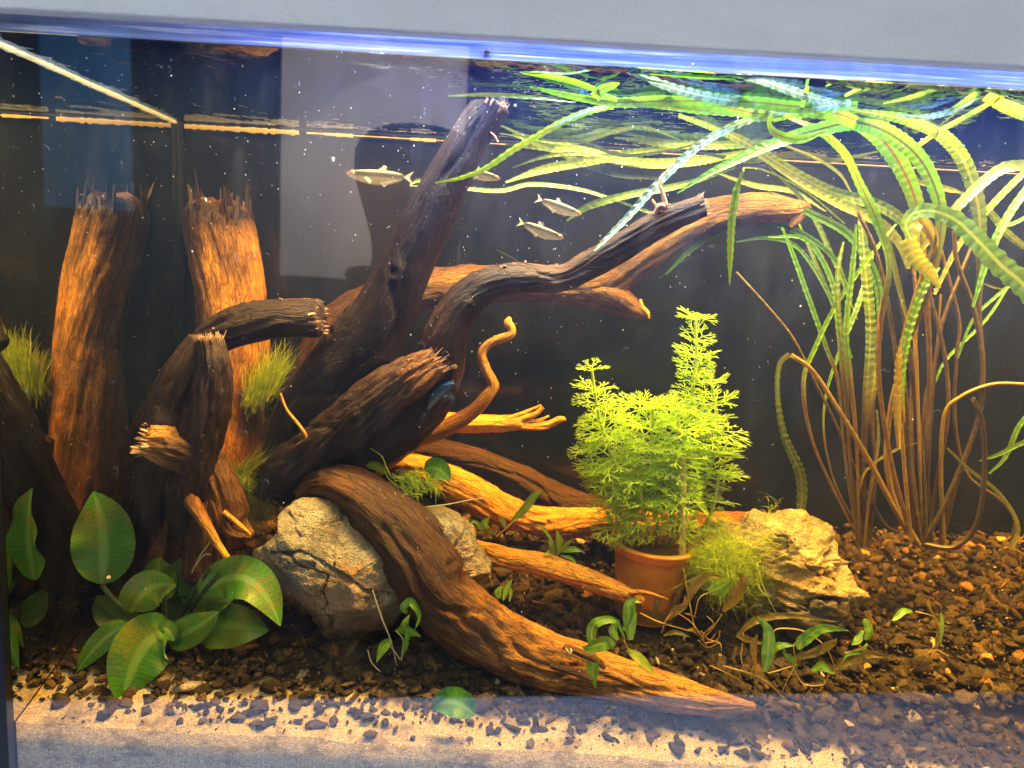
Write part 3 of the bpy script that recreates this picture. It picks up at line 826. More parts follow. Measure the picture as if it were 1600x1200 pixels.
stone('rock', [(365, 884), (400, 862), (436, 838), (438, 800), (470, 783), (520, 792), (575, 800), (620, 850), (636, 905), (640, 950), (612, 985), (590, 1020), (545, 1030), (505, 1015), (468, 990), (440, 950), (425, 905)], .068, .040, M['rock'], 'large grey brown cracked stone under the thick curved root', 5, amp=.15, cut=.8, px0=(530, 905), sub=7, planes=((-.55, -.7, -.5, .66), (.15, -.65, .75, .66), (.6, -.8, .1, .72), (-.1, -1, .05, .72), (.1, -.8, -.7, .74)), cracks=(((425, 866), (470, 864), (500, 878), (540, 902), (570, 924), (612, 928)),))
stone('rock', [(640, 800), (672, 795), (720, 815), (740, 860), (768, 900), (772, 930), (700, 930), (640, 890)], .085, .035, M['rock'], 'smaller ridged grey stone peeking out behind the thick curved root', 21, amp=.12, cut=.9, strata=.5)
stone('rock', [(1110, 830), (1160, 822), (1215, 812), (1270, 812), (1296, 838), (1310, 880), (1332, 905), (1350, 940), (1300, 962), (1230, 968), (1160, 960), (1115, 930), (1095, 880)], .115, .040, M['rock_pale'], 'pale yellowish layered stone beside the green hair algae', 35, amp=.15, cut=1.0, strata=.75, sub=7)
stone('rock', [(1190, 955), (1250, 938), (1310, 940), (1352, 946), (1330, 965), (1290, 978), (1230, 985), (1195, 975)], .088, .022, plain('dark_slate', (0.07, 0.055, 0.035), .5, bumpsc=120, bs=.8, bd=.002), 'flat dark slate piece under the pale layered stone', 44, amp=.10, strata=.8, sub=5)

# ------------------------------------------------------------------ sand and gravel
nx, ny = 260, 70
xs = np.linspace(XL + 0.0006, XR - .01, nx); ys = np.concatenate([[0.0008, 0.0008, 0.0008], np.linspace(0.0009, DEPTH - .0005, ny - 3)])
XX, YY = np.meshgrid(xs, ys)
ZZ = ground_z(XX, YY) - .001 - np.clip(YY - .03, 0, 1) * .03 + .0022 * fbm(np.stack([XX * 45, YY * 45, YY * 0], -1), 4, 77)
ZZ = ZZ - np.clip((XX - .22) * .06, 0, .012)
edge_ = .0026 * fbm(np.stack([xs * 26, xs * 0, xs * 0 + 4], -1), 4, 78); ZZ += edge_[None] * np.exp(-YY / .012)
ZZ[0] = -.058; ZZ[1] = -.02
sand = mesh_obj('sand', np.stack([XX, YY, ZZ], -1).reshape(-1, 3), grid_faces(nx, ny), M['sand']); kind(sand, 'structure')


POT = at(1008, 956, .12)


def build_gravel():
    var = []
    for sub, cnt in ((2, 14), (1, 10)):
        base, fc = ico_arrays(sub)
        for k in range(cnt):
            v = base.copy()
            for _ in range(15):
                n = RNG.standard_normal(3); n /= np.linalg.norm(n); d = .30 + .32 * RNG.random(); q = v @ n
                v = v - np.outer(np.maximum(q - d, 0), n)
            v = v * (1 + .14 * fbm(base * 3.5 + k * 5, 3, k, .7)[:, None])
            var.append((v, np.array(fc), sub))
    hi = [x for x in var if x[2] == 2]; lo = [x for x in var if x[2] == 1]
    Vs, Fs, Cs, off = [], [], [], 0

    def put(x, y, z, s, hi_, tint):
        nonlocal off
        v, fc, _ = (hi if hi_ else lo)[RNG.integers(len(hi if hi_ else lo))]
        e = Euler((RNG.random() * 6.3, RNG.random() * 6.3, RNG.random() * 6.3)).to_matrix()
        sc = s * np.array([1.0 + .5 * RNG.random(), .75 + .4 * RNG.random(), .5 + .35 * RNG.random()])
        p = (v * sc) @ np.array(e).T
        p[:, 2] *= .8
        Vs.append(p + np.array([x, y, z])); Fs.append(fc + off); Cs.append(np.tile(np.array([*tint, 1.0]), (len(v), 1))); off += len(v)

    def tint():
        u = RNG.random(); b = .6 + .8 * RNG.random()
        if u < .58: return np.array([.052, .040, .026]) * b
        if u < .86: return np.array([.11, .078, .040]) * b
        if u < .965: return np.array([.15, .095, .042]) * b
        if u < .985: return np.array([.40, .22, .06]) * b
        return np.array([.55, .46, .32]) * b
    # bed of coarse chunks
    n = 0
    while n < 5200:
        x = XL + .004 + RNG.random() * .80; y = .004 + RNG.random() * (DEPTH - .008)
        if abs(x) > .72 * (y + .50) + .12: continue
        if math.hypot(x - POT[0], y - POT[1]) < .031: continue
        right = np.clip((x - .10) / .16, 0, 1)
        dens = np.clip((y - .008 + .010 * vnoise(np.array([x * 40, y * 40, 3.1]), 4)) / .014, 0, 1)
        dens = max(dens, .34 + .55 * right)
        if y < .012: dens *= .45 + .5 * right
        if RNG.random() > dens: continue
        s = .0036 + .0078 * RNG.random() ** 2.0 * (.6 + .6 * min(1, y / .08))
        if y < .03 and RNG.random() < .08: s *= 1.35
        z = ground_z(x, y) + RNG.random() * .0035 * (1 if y > .03 else .25) - s * .15 - max(0, min(.012, (x - .22) * .06)) * (1 if y < .05 else 0)
        put(x, y, z, s, s > .0034 and y < .17, tint()); n += 1
    for k in range(170):                      # large dark chunks scattered on the open sand
        px = 120 + RNG.random() * 1400; py = 1084 + RNG.random() * (58 if px < 1000 else 95)
        p = on_ground(px, py); s = .0026 + .0062 * RNG.random() ** 1.8
        if p[1] < .006: continue
        put(p[0], p[1], p[2] - s * .12 - max(0, min(.012, (p[0] - .22) * .06)), s, True, np.array([.060, .048, .036]) * (.6 + .8 * RNG.random()))
    n = 0
    while n < 13000:
        x = XL + .003 + RNG.random() * .80; y = .0025 + RNG.random() * (DEPTH - .008)
        if abs(x) > .72 * (y + .50) + .12: continue
        right = np.clip((x - .10) / .16, 0, 1)
        dens = np.clip((y - .012) / .03, max(0, .30 + .5 * vnoise(np.array([x * 60, y * 90, 8.])[None], 9)[0]) + .5 * right, 1)
        if RNG.random() > dens: continue
        s = .0008 + .0017 * RNG.random() ** 1.5
        z = ground_z(x, y) + (.0038 * RNG.random() if y > .03 else .0005) - max(0, min(.012, (x - .22) * .06)) * (1 if y < .05 else 0)
        put(x, y, z, s, False, tint() * (1.4 if RNG.random() < .3 else 1)); n += 1
    # chunks pressed against the front glass at the right
    for _ in range(700):
        x = .15 + RNG.random() ** .8 * .34; z = .002 - RNG.random() * .035
        if RNG.random() > np.clip((x - .13) / .12, 0, 1): continue
        s = .0018 + .003 * RNG.random(); put(x, .0035 + s * .6, z, s, False, tint())
    for _ in range(420):
        x = XL + RNG.random() * .5; z = .001 - RNG.random() ** 2.5 * .03; s = .0004 + .0012 * RNG.random() ** 2; put(x, .0015, z, s, False, tint())
    o = mesh_obj('gravel', np.vstack(Vs), np.vstack(Fs), M['gravel'], smooth=False, attrs={'tint': ('FLOAT_COLOR', np.vstack(Cs))})
    kind(o, 'stuff', 'dark brown porous gravel covering the bottom')


build_gravel()

# ------------------------------------------------------------------ plants
def leaf_mat(name, base, rib, stalk, band=0.20, trans=0.45, bandf=1.0, spot=None, rough=0.32, bb=0.5):
    t = NT(name)
    lc = t.n('ShaderNodeSeparateXYZ'); t.l(t.attr('leaf_co').outputs['Vector'], lc.inputs[0])
    tone = t.attr('tone').outputs['Fac']
    u, s = lc.outputs[0], lc.outputs[1]
    au = t.math('ABSOLUTE', u)
    n = t.noise(t.objco(), 120, 4, 0.6)
    c = t.mix(t.ramp(n, [(0.3, 0.0), (0.7, 0.6)]), base, tuple(x * y for x, y in zip(base, (0.55, 0.75, 0.7))))
    # cross veins: dark lines slanting away from the midrib
    ph = t.math('ADD', t.math('SUBTRACT', t.math('MULTIPLY', s, 900 * bandf), t.math('MULTIPLY', au, 1.8)), t.math('MULTIPLY', t.noise(t.objco(), 90, 3, .6), 14))
    bn = t.math('SINE', ph)
    bm_ = t.ramp(t.math('ADD', t.math('MULTIPLY', bn, 0.5), 0.5), [(0.0, band), (0.45, 0.0)])
    edge = t.ramp(au, [(0.1, 0.0), (0.25, 1.0)])
    c = t.mix(t.math('MULTIPLY', bm_, edge), c, tuple(x * 0.22 for x in base))
    blot = t.ramp(t.noise(t.objco(), 55, 5, .65), [(0.52, 0.0), (0.70, 0.55)])
    c = t.mix(blot, c, (0.20, 0.15, 0.03))
    rm = t.ramp(au, [(0.10, 1.0), (0.20, 0.0)])
    c = t.mix(rm, c, rib)
    if spot:
        sn = t.ramp(t.noise(t.objco(), 900, 3, 0.7), [(0.50, 0.0), (0.58, 1.0)])
        sn2 = t.ramp(t.noise(t.objco(), 38, 4, 0.7), [(0.46, 0.0), (0.62, 0.95)])
        c = t.mix(t.math('MULTIPLY', sn, sn2), c, spot)
    sc = t.mix(n, stalk, tuple(x * 0.6 for x in stalk))
    c = t.mix(t.ramp(tone, [(0.25, 0.0), (0.7, 1.0)]), sc, c)
    nrm = t.bump(t.math('ADD', t.math('MULTIPLY', bn, bb), n), 0.35, 0.0006)
    tl = t.n('ShaderNodeBsdfTranslucent'); t.l(t.mix(1.0, c, (0.85, 0.80, 0.45), 'MULTIPLY'), tl.inputs[0])
    return t.done(t.mixs(trans, t.pbr(c, rough, nrm, 0.6), tl.outputs[0]))


M['ribbon_yellow'] = leaf_mat('bright_ribbon_leaf', (0.24, 0.48, 0.02), (0.22, 0.13, 0.03), (0.34, 0.20, 0.03))
M['ribbon_green'] = leaf_mat('green_ribbon_leaf', (0.20, 0.46, 0.04), (0.10, 0.10, 0.03), (0.26, 0.17, 0.04))
M['ribbon_dark'] = leaf_mat('dim_ribbon_leaf', (0.20, 0.30, 0.04), (0.36, 0.36, 0.06), (0.20, 0.14, 0.05), 0.5)
M['ribbon_pale'] = leaf_mat('pale_ribbon_leaf', (0.28, 0.44, 0.12), (0.55, 0.62, 0.14), (0.4, 0.3, 0.1), 0.45, 0.25)
M['ribbon_gold'] = leaf_mat('golden_ribbon_leaf', (0.38, 0.40, 0.05), (0.40, 0.26, 0.05), (0.52, 0.34, 0.04), 0.2)
M['ribbon_white'] = leaf_mat('highlight_ribbon_leaf', (0.36, 0.55, 0.42), (0.55, 0.66, 0.50), (0.4, 0.5, 0.3), 0.6, 0.2, rough=0.2)  # wet blue-white highlight at the surface put into the leaf colour
M['ribbon_far'] = leaf_mat('dimmed_ribbon_leaf', (0.13, 0.22, 0.03), (0.20, 0.26, 0.05), (0.2, 0.14, 0.05), 0.3, 0.25)  # dimness of the leaves far back put into a darker green
M['stalk_purple'] = leaf_mat('purple_brown_stalk', (0.22, 0.34, 0.05), (0.16, 0.07, 0.05), (0.22, 0.15, 0.06))
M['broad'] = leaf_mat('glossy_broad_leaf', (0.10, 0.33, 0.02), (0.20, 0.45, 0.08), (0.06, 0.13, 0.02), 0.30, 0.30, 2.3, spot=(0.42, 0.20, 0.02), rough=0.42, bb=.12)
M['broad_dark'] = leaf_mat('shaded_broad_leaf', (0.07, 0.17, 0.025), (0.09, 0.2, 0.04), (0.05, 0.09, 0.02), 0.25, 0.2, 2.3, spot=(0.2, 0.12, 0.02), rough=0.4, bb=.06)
M['sprig'] = leaf_mat('fresh_green_sprig', (0.30, 0.60, 0.03), (0.42, 0.66, 0.08), (0.50, 0.52, 0.10), 0.15)
M['amber'] = leaf_mat('amber_wilted_leaf', (0.42, 0.30, 0.03), (0.40, 0.20, 0.02), (0.62, 0.42, 0.06), 0.3)


def ribbon(name, pts, mat, parent, twist=0.25, crinkle=0.0, lam=0.0055, nu=9, width_cap=None, seed=None, curl=0.6, wave=0.0, face=None, step=0.0013):
    """pts: (px, py, Y, width_px, tone); tone 0 = round stalk, 1 = blade"""
    SEED[0] += 3; sd_ = SEED[0]
    P2_ = []
    for q in pts:                              # nothing grows out of the water: such leaves bend over and float under the surface
        d_ = ray(q[0], q[1]); zt = WATER_Z - .0030
        if d_[2] > 0 and at(q[0], q[1], q[2])[2] > zt:
            Yn = max(.006, CAM[1] + d_[1] * (zt - CAM[2]) / d_[2]); q = (q[0], q[1], Yn, *q[3:])
        P2_.append(q)
    pts = P2_
    W = px_curve(pts); W[:, 3] *= (1 if mat.name in ('glossy_broad_leaf', 'shaded_broad_leaf', 'fresh_green_sprig') else .63); L = np.linalg.norm(np.diff(W[:, :3], axis=0), axis=1).sum()
    n = int(min(420, max(10, L / step)))
    S = catmull(W, n); C = S[:, :3]; wd = np.maximum(S[:, 3], 0.00025); tone = np.clip(S[:, 4], 0, 1)
    T = np.gradient(C, axis=0); T /= np.linalg.norm(T, axis=1)[:, None] + 1e-12
    Vw = (CAM[None, :] - C) if face is None else np.repeat(np.asarray(face, float)[None], n, 0)
    Sd = np.cross(T, Vw); Sd /= np.linalg.norm(Sd, axis=1)[:, None] + 1e-9
    for i in range(1, n):
        if Sd[i].dot(Sd[i - 1]) < 0: Sd[i] = -Sd[i]
    Sd = Sd * 0.5 + 0.25 * np.roll(Sd, 1, 0) + 0.25 * np.roll(Sd, -1, 0) if n > 3 else Sd
    Sd[0] = Sd[1]; Sd[-1] = Sd[-2]
    Nn = np.cross(Sd, T); s = np.linspace(0, L, n)
    tw = twist * vnoise(np.stack([s * 14, s * 0 + sd_, s * 0], -1), 5) * 2
    A = Sd * np.cos(tw)[:, None] + Nn * np.sin(tw)[:, None]; B = np.cross(T, A)
    u = np.linspace(-1, 1, nu)
    phi = 5.6 * (1 - np.clip((tone - .15) / .35, 0, 1)) + curl
    th = u[None, :] * phi[:, None] / 2
    scale = np.where(phi > 3, 0.5 * np.ones_like(phi), 1 / (2 * np.sin(np.minimum(phi, 3.1) / 2) + 1e-6))
    X = np.sin(th) * scale[:, None] * wd[:, None]; Z = -(1 - np.cos(th)) * scale[:, None] * wd[:, None]
    bl = np.clip((tone - .4) / .4, 0, 1)[:, None]
    au = np.abs(u)[None, :]
    cr_ = .62 * crinkle * wd[:, None] * bl * np.sin(6.283 * s[:, None] / lam - au * 1.8) * au * (1.25 - au)
    wv = wave * wd[:, None] * bl * au ** 2 * np.sin(6.283 * s[:, None] / (lam * 3.1) + (u[None, :] > 0) * 1.7 + sd_)
    edge = 1 + bl * 0.10 * crinkle * 4 * np.sin(6.283 * s[:, None] / lam) * (au > .9)
    P = C[:, None] + A[:, None] * (X * edge)[..., None] + B[:, None] * (Z + cr_ + wv)[..., None]
    lc = np.stack([np.repeat(u[None], n, 0), np.repeat(s[:, None], nu, 1), np.zeros((n, nu))], -1)
    return mesh_obj(name, P.reshape(-1, 3), grid_faces(nu, n), mat, parent,
                    attrs={'leaf_co': ('FLOAT_VECTOR', lc.reshape(-1, 3)), 'tone': ('FLOAT', np.repeat(tone, nu))})


def oval(p0, p1, p2, wpx, Ys, stalk=None):
    """control rows of an oval leaf from base p0 by p1 to tip p2"""
    prof = [(0, .10), (.08, .55), (.22, .88), (.42, 1.0), (.62, .93), (.80, .66), (.93, .30), (1, .03)]
    rows = []
    for t, k in prof:
        x = (1 - t) ** 2 * p0[0] + 2 * t * (1 - t) * p1[0] + t * t * p2[0]; y = (1 - t) ** 2 * p0[1] + 2 * t * (1 - t) * p1[1] + t * t * p2[1]
        Y = Ys[0] + (Ys[1] - Ys[0]) * t; rows.append((x, y, Y, wpx * k, 1.0))
    return rows


def lance(pts, Y0, Y1, wmax, tone0=1.0, tip=0.06, base=0.35):
    n = len(pts); rows = []
    for i, (x, y) in enumerate(pts):
        t = i / (n - 1); k = min(1, base + (1 - base) * t / .3) * min(1, tip + (1 - tip) * (1 - t) / .45)
        rows.append((x, y, Y0 + (Y1 - Y0) * t, wmax * k, tone0))
    return rows


def blade(pts, Y0, Y1, ws, tones):
    """pts pixels, widths and tones given at even steps along the blade and interpolated"""
    n = len(pts); t = np.linspace(0, 1, n)
    w_ = np.interp(t, np.linspace(0, 1, len(ws)), ws); to = np.interp(t, np.linspace(0, 1, len(tones)), tones)
    Ys = np.interp(t, np.linspace(0, 1, 2 if not hasattr(Y0, '__len__') else len(Y0)), [Y0, Y1] if not hasattr(Y0, '__len__') else Y0)
    return [(x, y, Ys[i], w_[i], to[i]) for i, (x, y) in enumerate(pts)]


# --- long ribbon-leaved plant at the right
rp = thing('ribbon_plant', 'tall plant with long crinkled ribbon leaves trailing along the water surface', 'aquarium plant')
rp2 = thing('ribbon_plant', 'slimmer ribbon-leaved plant with green leaves rooted between the pale stone and the tall plant', 'aquarium plant')
rp3 = thing('ribbon_plant', 'gold-stalked plant with yellow leaf bands leaning into view over its knotted roots', 'aquarium plant')
YG, GR, DK, PL, GO, WH, SP = (M[k] for k in ('ribbon_yellow', 'ribbon_green', 'ribbon_dark', 'ribbon_pale', 'ribbon_gold', 'ribbon_white', 'stalk_purple'))
RL = lambda name, pts, Y0, Y1, ws, tn, mat, par=rp, **k: ribbon(name, blade(pts, Y0, Y1, ws, tn), mat, par, **k)
CR = dict(crinkle=.16)
# big arching leaves
RL('leaf', [(1440, 850), (1425, 760), (1418, 650), (1412, 560), (1440, 480), (1462, 400), (1470, 330), (1445, 260), (1400, 215), (1340, 192), (1270, 205), (1200, 228), (1140, 255), (1100, 275), (1058, 302)], .13, .06, [12, 12, 11, 14, 24, 36, 40, 34, 26, 18, 3], [0, 0, .1, .6, 1, 1, 1, 1], GR, twist=.15, **CR)
RL('leaf', [(1452, 850), (1440, 740), (1452, 600), (1448, 480), (1440, 400), (1432, 320), (1405, 255), (1365, 205), (1310, 178), (1250, 172), (1200, 180), (1120, 165), (1040, 158), (960, 160), (880, 148), (830, 136)], .14, .05, [12, 12, 12, 18, 34, 44, 44, 36, 30, 30, 28, 16, 3], [0, 0, .2, .8, 1, 1, 1, 1, 1], YG, twist=.2, **CR)
RL('leaf', [(1470, 850), (1500, 740), (1532, 640), (1534, 560), (1528, 480), (1532, 400), (1528, 320), (1505, 250), (1470, 210), (1420, 188), (1370, 178), (1330, 172)], .15, .10, [12, 11, 10, 12, 20, 34, 34, 30, 22, 8], [0, 0, .1, .3, .9, 1, 1, 1], M['ribbon_dark'], twist=.15, **CR)
RL('leaf', [(1420, 840), (1390, 720), (1372, 600), (1372, 500), (1388, 420), (1372, 350), (1345, 290), (1320, 240), (1280, 205), (1235, 185), (1200, 172)], .12, .08, [11, 11, 12, 18, 22, 24, 22, 18, 12, 5], [0, 0, .5, 1, 1, 1], YG, twist=.5, **CR)
RL('leaf', [(1425, 845), (1412, 700), (1405, 560), (1440, 430), (1460, 380), (1438, 345), (1425, 372), (1440, 410), (1455, 420)], .11, .10, [10, 10, 8, 10, 30, 34, 30, 14], [0, 0, 0, .4, 1, 1], GO, twist=.2, **CR)
RL('leaf', [(1422, 372), (1415, 350), (1430, 332), (1460, 330), (1495, 345), (1530, 378), (1565, 415), (1600, 445), (1650, 500)], .075, .035, [14, 26, 34, 42, 50, 54, 54], [1, 1], PL, twist=.15, crinkle=.22, lam=.0085)
RL('leaf', [(1418, 372), (1432, 405), (1452, 425), (1468, 450)], .085, .10, [36, 38, 30, 8], [1, 1], M['ribbon_gold'], twist=.1, crinkle=.18)
# leaves lying along the surface
RL('leaf', [(1240, 172), (1200, 178), (1150, 195), (1100, 222), (1060, 255), (1020, 295), (980, 340), (950, 370), (928, 392)], .085, .055, [14, 18, 20, 20, 20, 18, 14, 5], [1, 1], WH, twist=.15, crinkle=.3, lam=.006)
RL('leaf', [(960, 166), (920, 174), (880, 190), (840, 212), (800, 235), (760, 262), (720, 278), (680, 286)], .085, .08, [12, 16, 17, 17, 18, 14, 10, 3], [1, 1], YG, twist=.3, crinkle=.3, lam=.006)
RL('leaf', [(968, 164), (930, 169), (895, 182), (860, 200)], .083, .082, [4, 9, 9, 3], [1, 1], WH, twist=.2, crinkle=.3, lam=.006)
RL('leaf', [(1330, 160), (1260, 168), (1180, 162), (1100, 150), (1030, 130), (990, 108), (945, 100)], .10, .09, [14, 24, 26, 24, 20, 14, 5], [1, 1], WH, twist=.12, crinkle=.3, lam=.007)
RL('leaf', [(1340, 165), (1280, 168), (1230, 165), (1180, 160), (1120, 158), (1050, 158), (990, 160), (940, 158), (900, 150), (860, 142), (828, 136)], .075, .06, [20, 30, 30, 26, 22, 18, 12, 8, 4], [1, 1], YG, twist=.2, crinkle=.25)
RL('leaf', [(1300, 172), (1230, 178), (1160, 176), (1090, 172), (1020, 165), (960, 162)], .07, .065, [10, 18, 20, 18, 12, 4], [1, 1], M['ribbon_yellow'], twist=.35, crinkle=.3)
RL('leaf', [(815, 114), (850, 118), (890, 126), (925, 138), (945, 150), (965, 156)], .08, .08, [4, 12, 14, 14, 14, 12], [1, 1], YG, twist=.2)
RL('leaf', [(812, 113), (845, 113), (890, 115), (940, 105), (970, 100)], .085, .09, [2, 5, 5, 5, 4], [1, 1], WH, twist=.2)
RL('leaf', [(930, 152), (940, 140), (958, 134), (968, 130)], .075, .075, [26, 22, 16, 4], [1, 1], M['ribbon_yellow'], twist=.2)
RL('leaf', [(936, 98), (960, 100), (985, 108), (1040, 112), (1100, 118), (1150, 122)], .12, .12, [10, 16, 18, 20, 18, 6], [1, 1], M['ribbon_yellow'], twist=.2)
RL('leaf', [(940, 98), (980, 112), (1010, 124), (1050, 132)], .10, .10, [4, 6, 5, 3], [1, 1], WH, twist=.2)
for (a, b, c, d, Y, w_, m) in (((1150, 118), (1200, 128), (1260, 150), (1330, 165), .13, 22, WH),
                               ((1400, 180), (1450, 182), (1500, 168), (1550, 135), .16, 14, WH), 
                               ((1320, 150), (1370, 125), (1420, 122), (1500, 120), .18, 16, GO), ((1330, 148), (1400, 128), (1500, 122), (1600, 125), .20, 10, DK), ((1380, 162), (1430, 150), (1470, 135), (1500, 125), .19, 12, DK),
                               ((1290, 135), (1320, 122), (1350, 116), (1400, 118), .19, 10, DK), ((1480, 175), (1520, 150), (1545, 130), (1570, 124), .17, 16, DK)):
    RL('leaf', [a, b, c, d], Y, Y, [w_ * .4, w_, w_, w_ * .3], [1, 1], m, twist=.2, crinkle=.25)
RL('leaf', [(1160, 268), (1150, 300), (1143, 350), (1141, 400), (1140, 445)], .075, .08, [6, 18, 18, 14, 3], [1, 1], YG, twist=.15, crinkle=.3)
RL('leaf', [(1162, 268), (1165, 262), (1200, 268), (1260, 300), (1320, 350)], .08, .12, [3, 4, 4, 5], [1, 1], DK, twist=.1)
RL('leaf', [(1205, 178), (1202, 195), (1215, 210), (1250, 218), (1290, 205)], .06, .07, [8, 12, 20, 20, 6], [1, 1], YG, twist=.2)
RL('leaf', [(1262, 135), (1255, 160), (1250, 185)], .07, .07, [8, 10, 7], [1, 1], YG, twist=.1)
# stalks and blades fanning up from the crown
ST = [
    ([(1448, 850), (1462, 760), (1480, 650), (1476, 560), (1455, 470), (1448, 430)], 12, SP, .14), ([(1438, 850), (1428, 760), (1410, 640), (1395, 520), (1370, 400), (1340, 330)], 12, SP, .12),
    ([(1446, 850), (1443, 760), (1432, 640), (1416, 520), (1402, 440), (1385, 370)], 14, SP, .13), ([(1455, 850), (1450, 760), (1455, 640), (1468, 520), (1500, 430), (1520, 380)], 11, SP, .15),
    ([(1440, 850), (1470, 800), (1510, 710), (1530, 640), (1535, 560), (1520, 480), (1495, 410), (1490, 360)], 14, SP, .12), ([(1434, 848), (1400, 790), (1385, 720), (1390, 650), (1400, 600)], 15, M['ribbon_gold'], .115),
    ([(1428, 845), (1395, 790), (1355, 715), (1310, 640), (1270, 580), (1235, 554)], 14, M['ribbon_gold'], .105), ([(1405, 832), (1380, 815), (1340, 740), (1305, 660), (1275, 600), (1240, 530), (1200, 480), (1150, 425)], 8, DK, .15),
    ([(1440, 850), (1490, 855), (1525, 820), (1538, 740), (1535, 660), (1520, 620)], 14, SP, .10), ([(1432, 842), (1424, 700), (1425, 600), (1432, 500), (1428, 420)], 12, SP, .16),
    ([(1450, 850), (1442, 700), (1446, 620), (1462, 560), (1470, 460)], 8, SP, .17), ([(1475, 850), (1470, 740), (1475, 650), (1500, 620), (1550, 600), (1610, 600)], 11, M['ribbon_gold'], .12),
    ([(1580, 850), (1585, 810), (1560, 780), (1510, 740), (1492, 660), (1494, 560), (1498, 500), (1470, 390)], 11, SP, .15)]
for pts, w_, m, Y in ST:
    RL('stalk', pts, .13, Y, [w_, w_ * .95, w_ * .9, w_ * .8, w_ * .75], [0, 0, 0, .1], m, twist=.1)
RL('leaf', [(1412, 660), (1408, 600), (1415, 540), (1428, 490), (1448, 440), (1468, 418)], .10, .10, [8, 16, 18, 18, 18, 6], [.2, 1, 1, 1], YG, twist=.25, crinkle=.35)
RL('leaf', [(1404, 700), (1402, 640), (1404, 570), (1408, 530)], .095, .095, [8, 18, 16, 4], [.3, .6, .9, 1], M['amber'], twist=.2, crinkle=.4)
RL('leaf', [(1388, 370), (1400, 430), (1415, 490), (1428, 540), (1436, 700), (1444, 850)], .11, .13, [8, 16, 12, 9, 8, 8], [1, 1, 1, .2, 0, 0], M['ribbon_gold'], twist=.4)
RL('leaf', [(1235, 554), (1218, 570), (1215, 620), (1225, 680), (1250, 740), (1252, 790), (1244, 830)], [.105, .12, .135, .14], 0, [13, 12, 12, 18, 26, 22, 8], [.3, .7, 1, 1, 1], DK, rp2, twist=.15, crinkle=.3)
for k, (pts, ws, m, Y) in enumerate([
    ([(1352, 850), (1335, 760), (1322, 640), (1310, 520), (1300, 440), (1260, 375), (1200, 370)], [8, 8, 8, 10, 14, 12, 4], GR, .17),
    ([(1346, 855), (1330, 740), (1322, 600), (1310, 480), (1310, 420), (1318, 378)], [9, 9, 9, 12, 12, 5], DK, .14),
    ([(1355, 855), (1350, 760), (1352, 640), (1360, 520), (1352, 420), (1345, 330)], [10, 12, 18, 24, 26, 14], DK, .16),
    ([(1348, 850), (1320, 800), (1270, 690), (1255, 600), (1275, 540), (1310, 470), (1360, 400), (1400, 350)], [7, 7, 8, 11, 12, 12, 10, 4], YG, .14),
    ([(1340, 850), (1322, 720), (1310, 600), (1290, 540), (1265, 470), (1240, 400), (1222, 355)], [7, 8, 9, 11, 12, 11, 5], GR, .15),
    ([(1358, 850), (1368, 740), (1362, 640), (1368, 560), (1355, 450), (1358, 390)], [9, 10, 18, 20, 18, 8], DK, .18),
    ([(1344, 855), (1338, 700), (1330, 600), (1322, 520), (1332, 420), (1338, 350)], [9, 9, 12, 14, 14, 5], YG, .12),
    ([(1350, 850), (1360, 760), (1372, 690), (1370, 640)], [8, 8, 8, 5], GO, .13),
    ([(1355, 850), (1300, 740), (1290, 620), (1345, 465), (1362, 400)], [5, 5, 6, 14, 10], GR, .19),
    ([(1348, 855), (1342, 800), (1350, 740), (1395, 705), (1440, 690)], [5, 5, 6, 7, 3], GO, .13)]):
    RL('leaf', pts, .13, Y, ws, [0, 0, .1, .6, 1, 1, 1] if k not in (7, 9) else [0, .3, .5, 1], m, rp2, twist=.2, crinkle=.15)
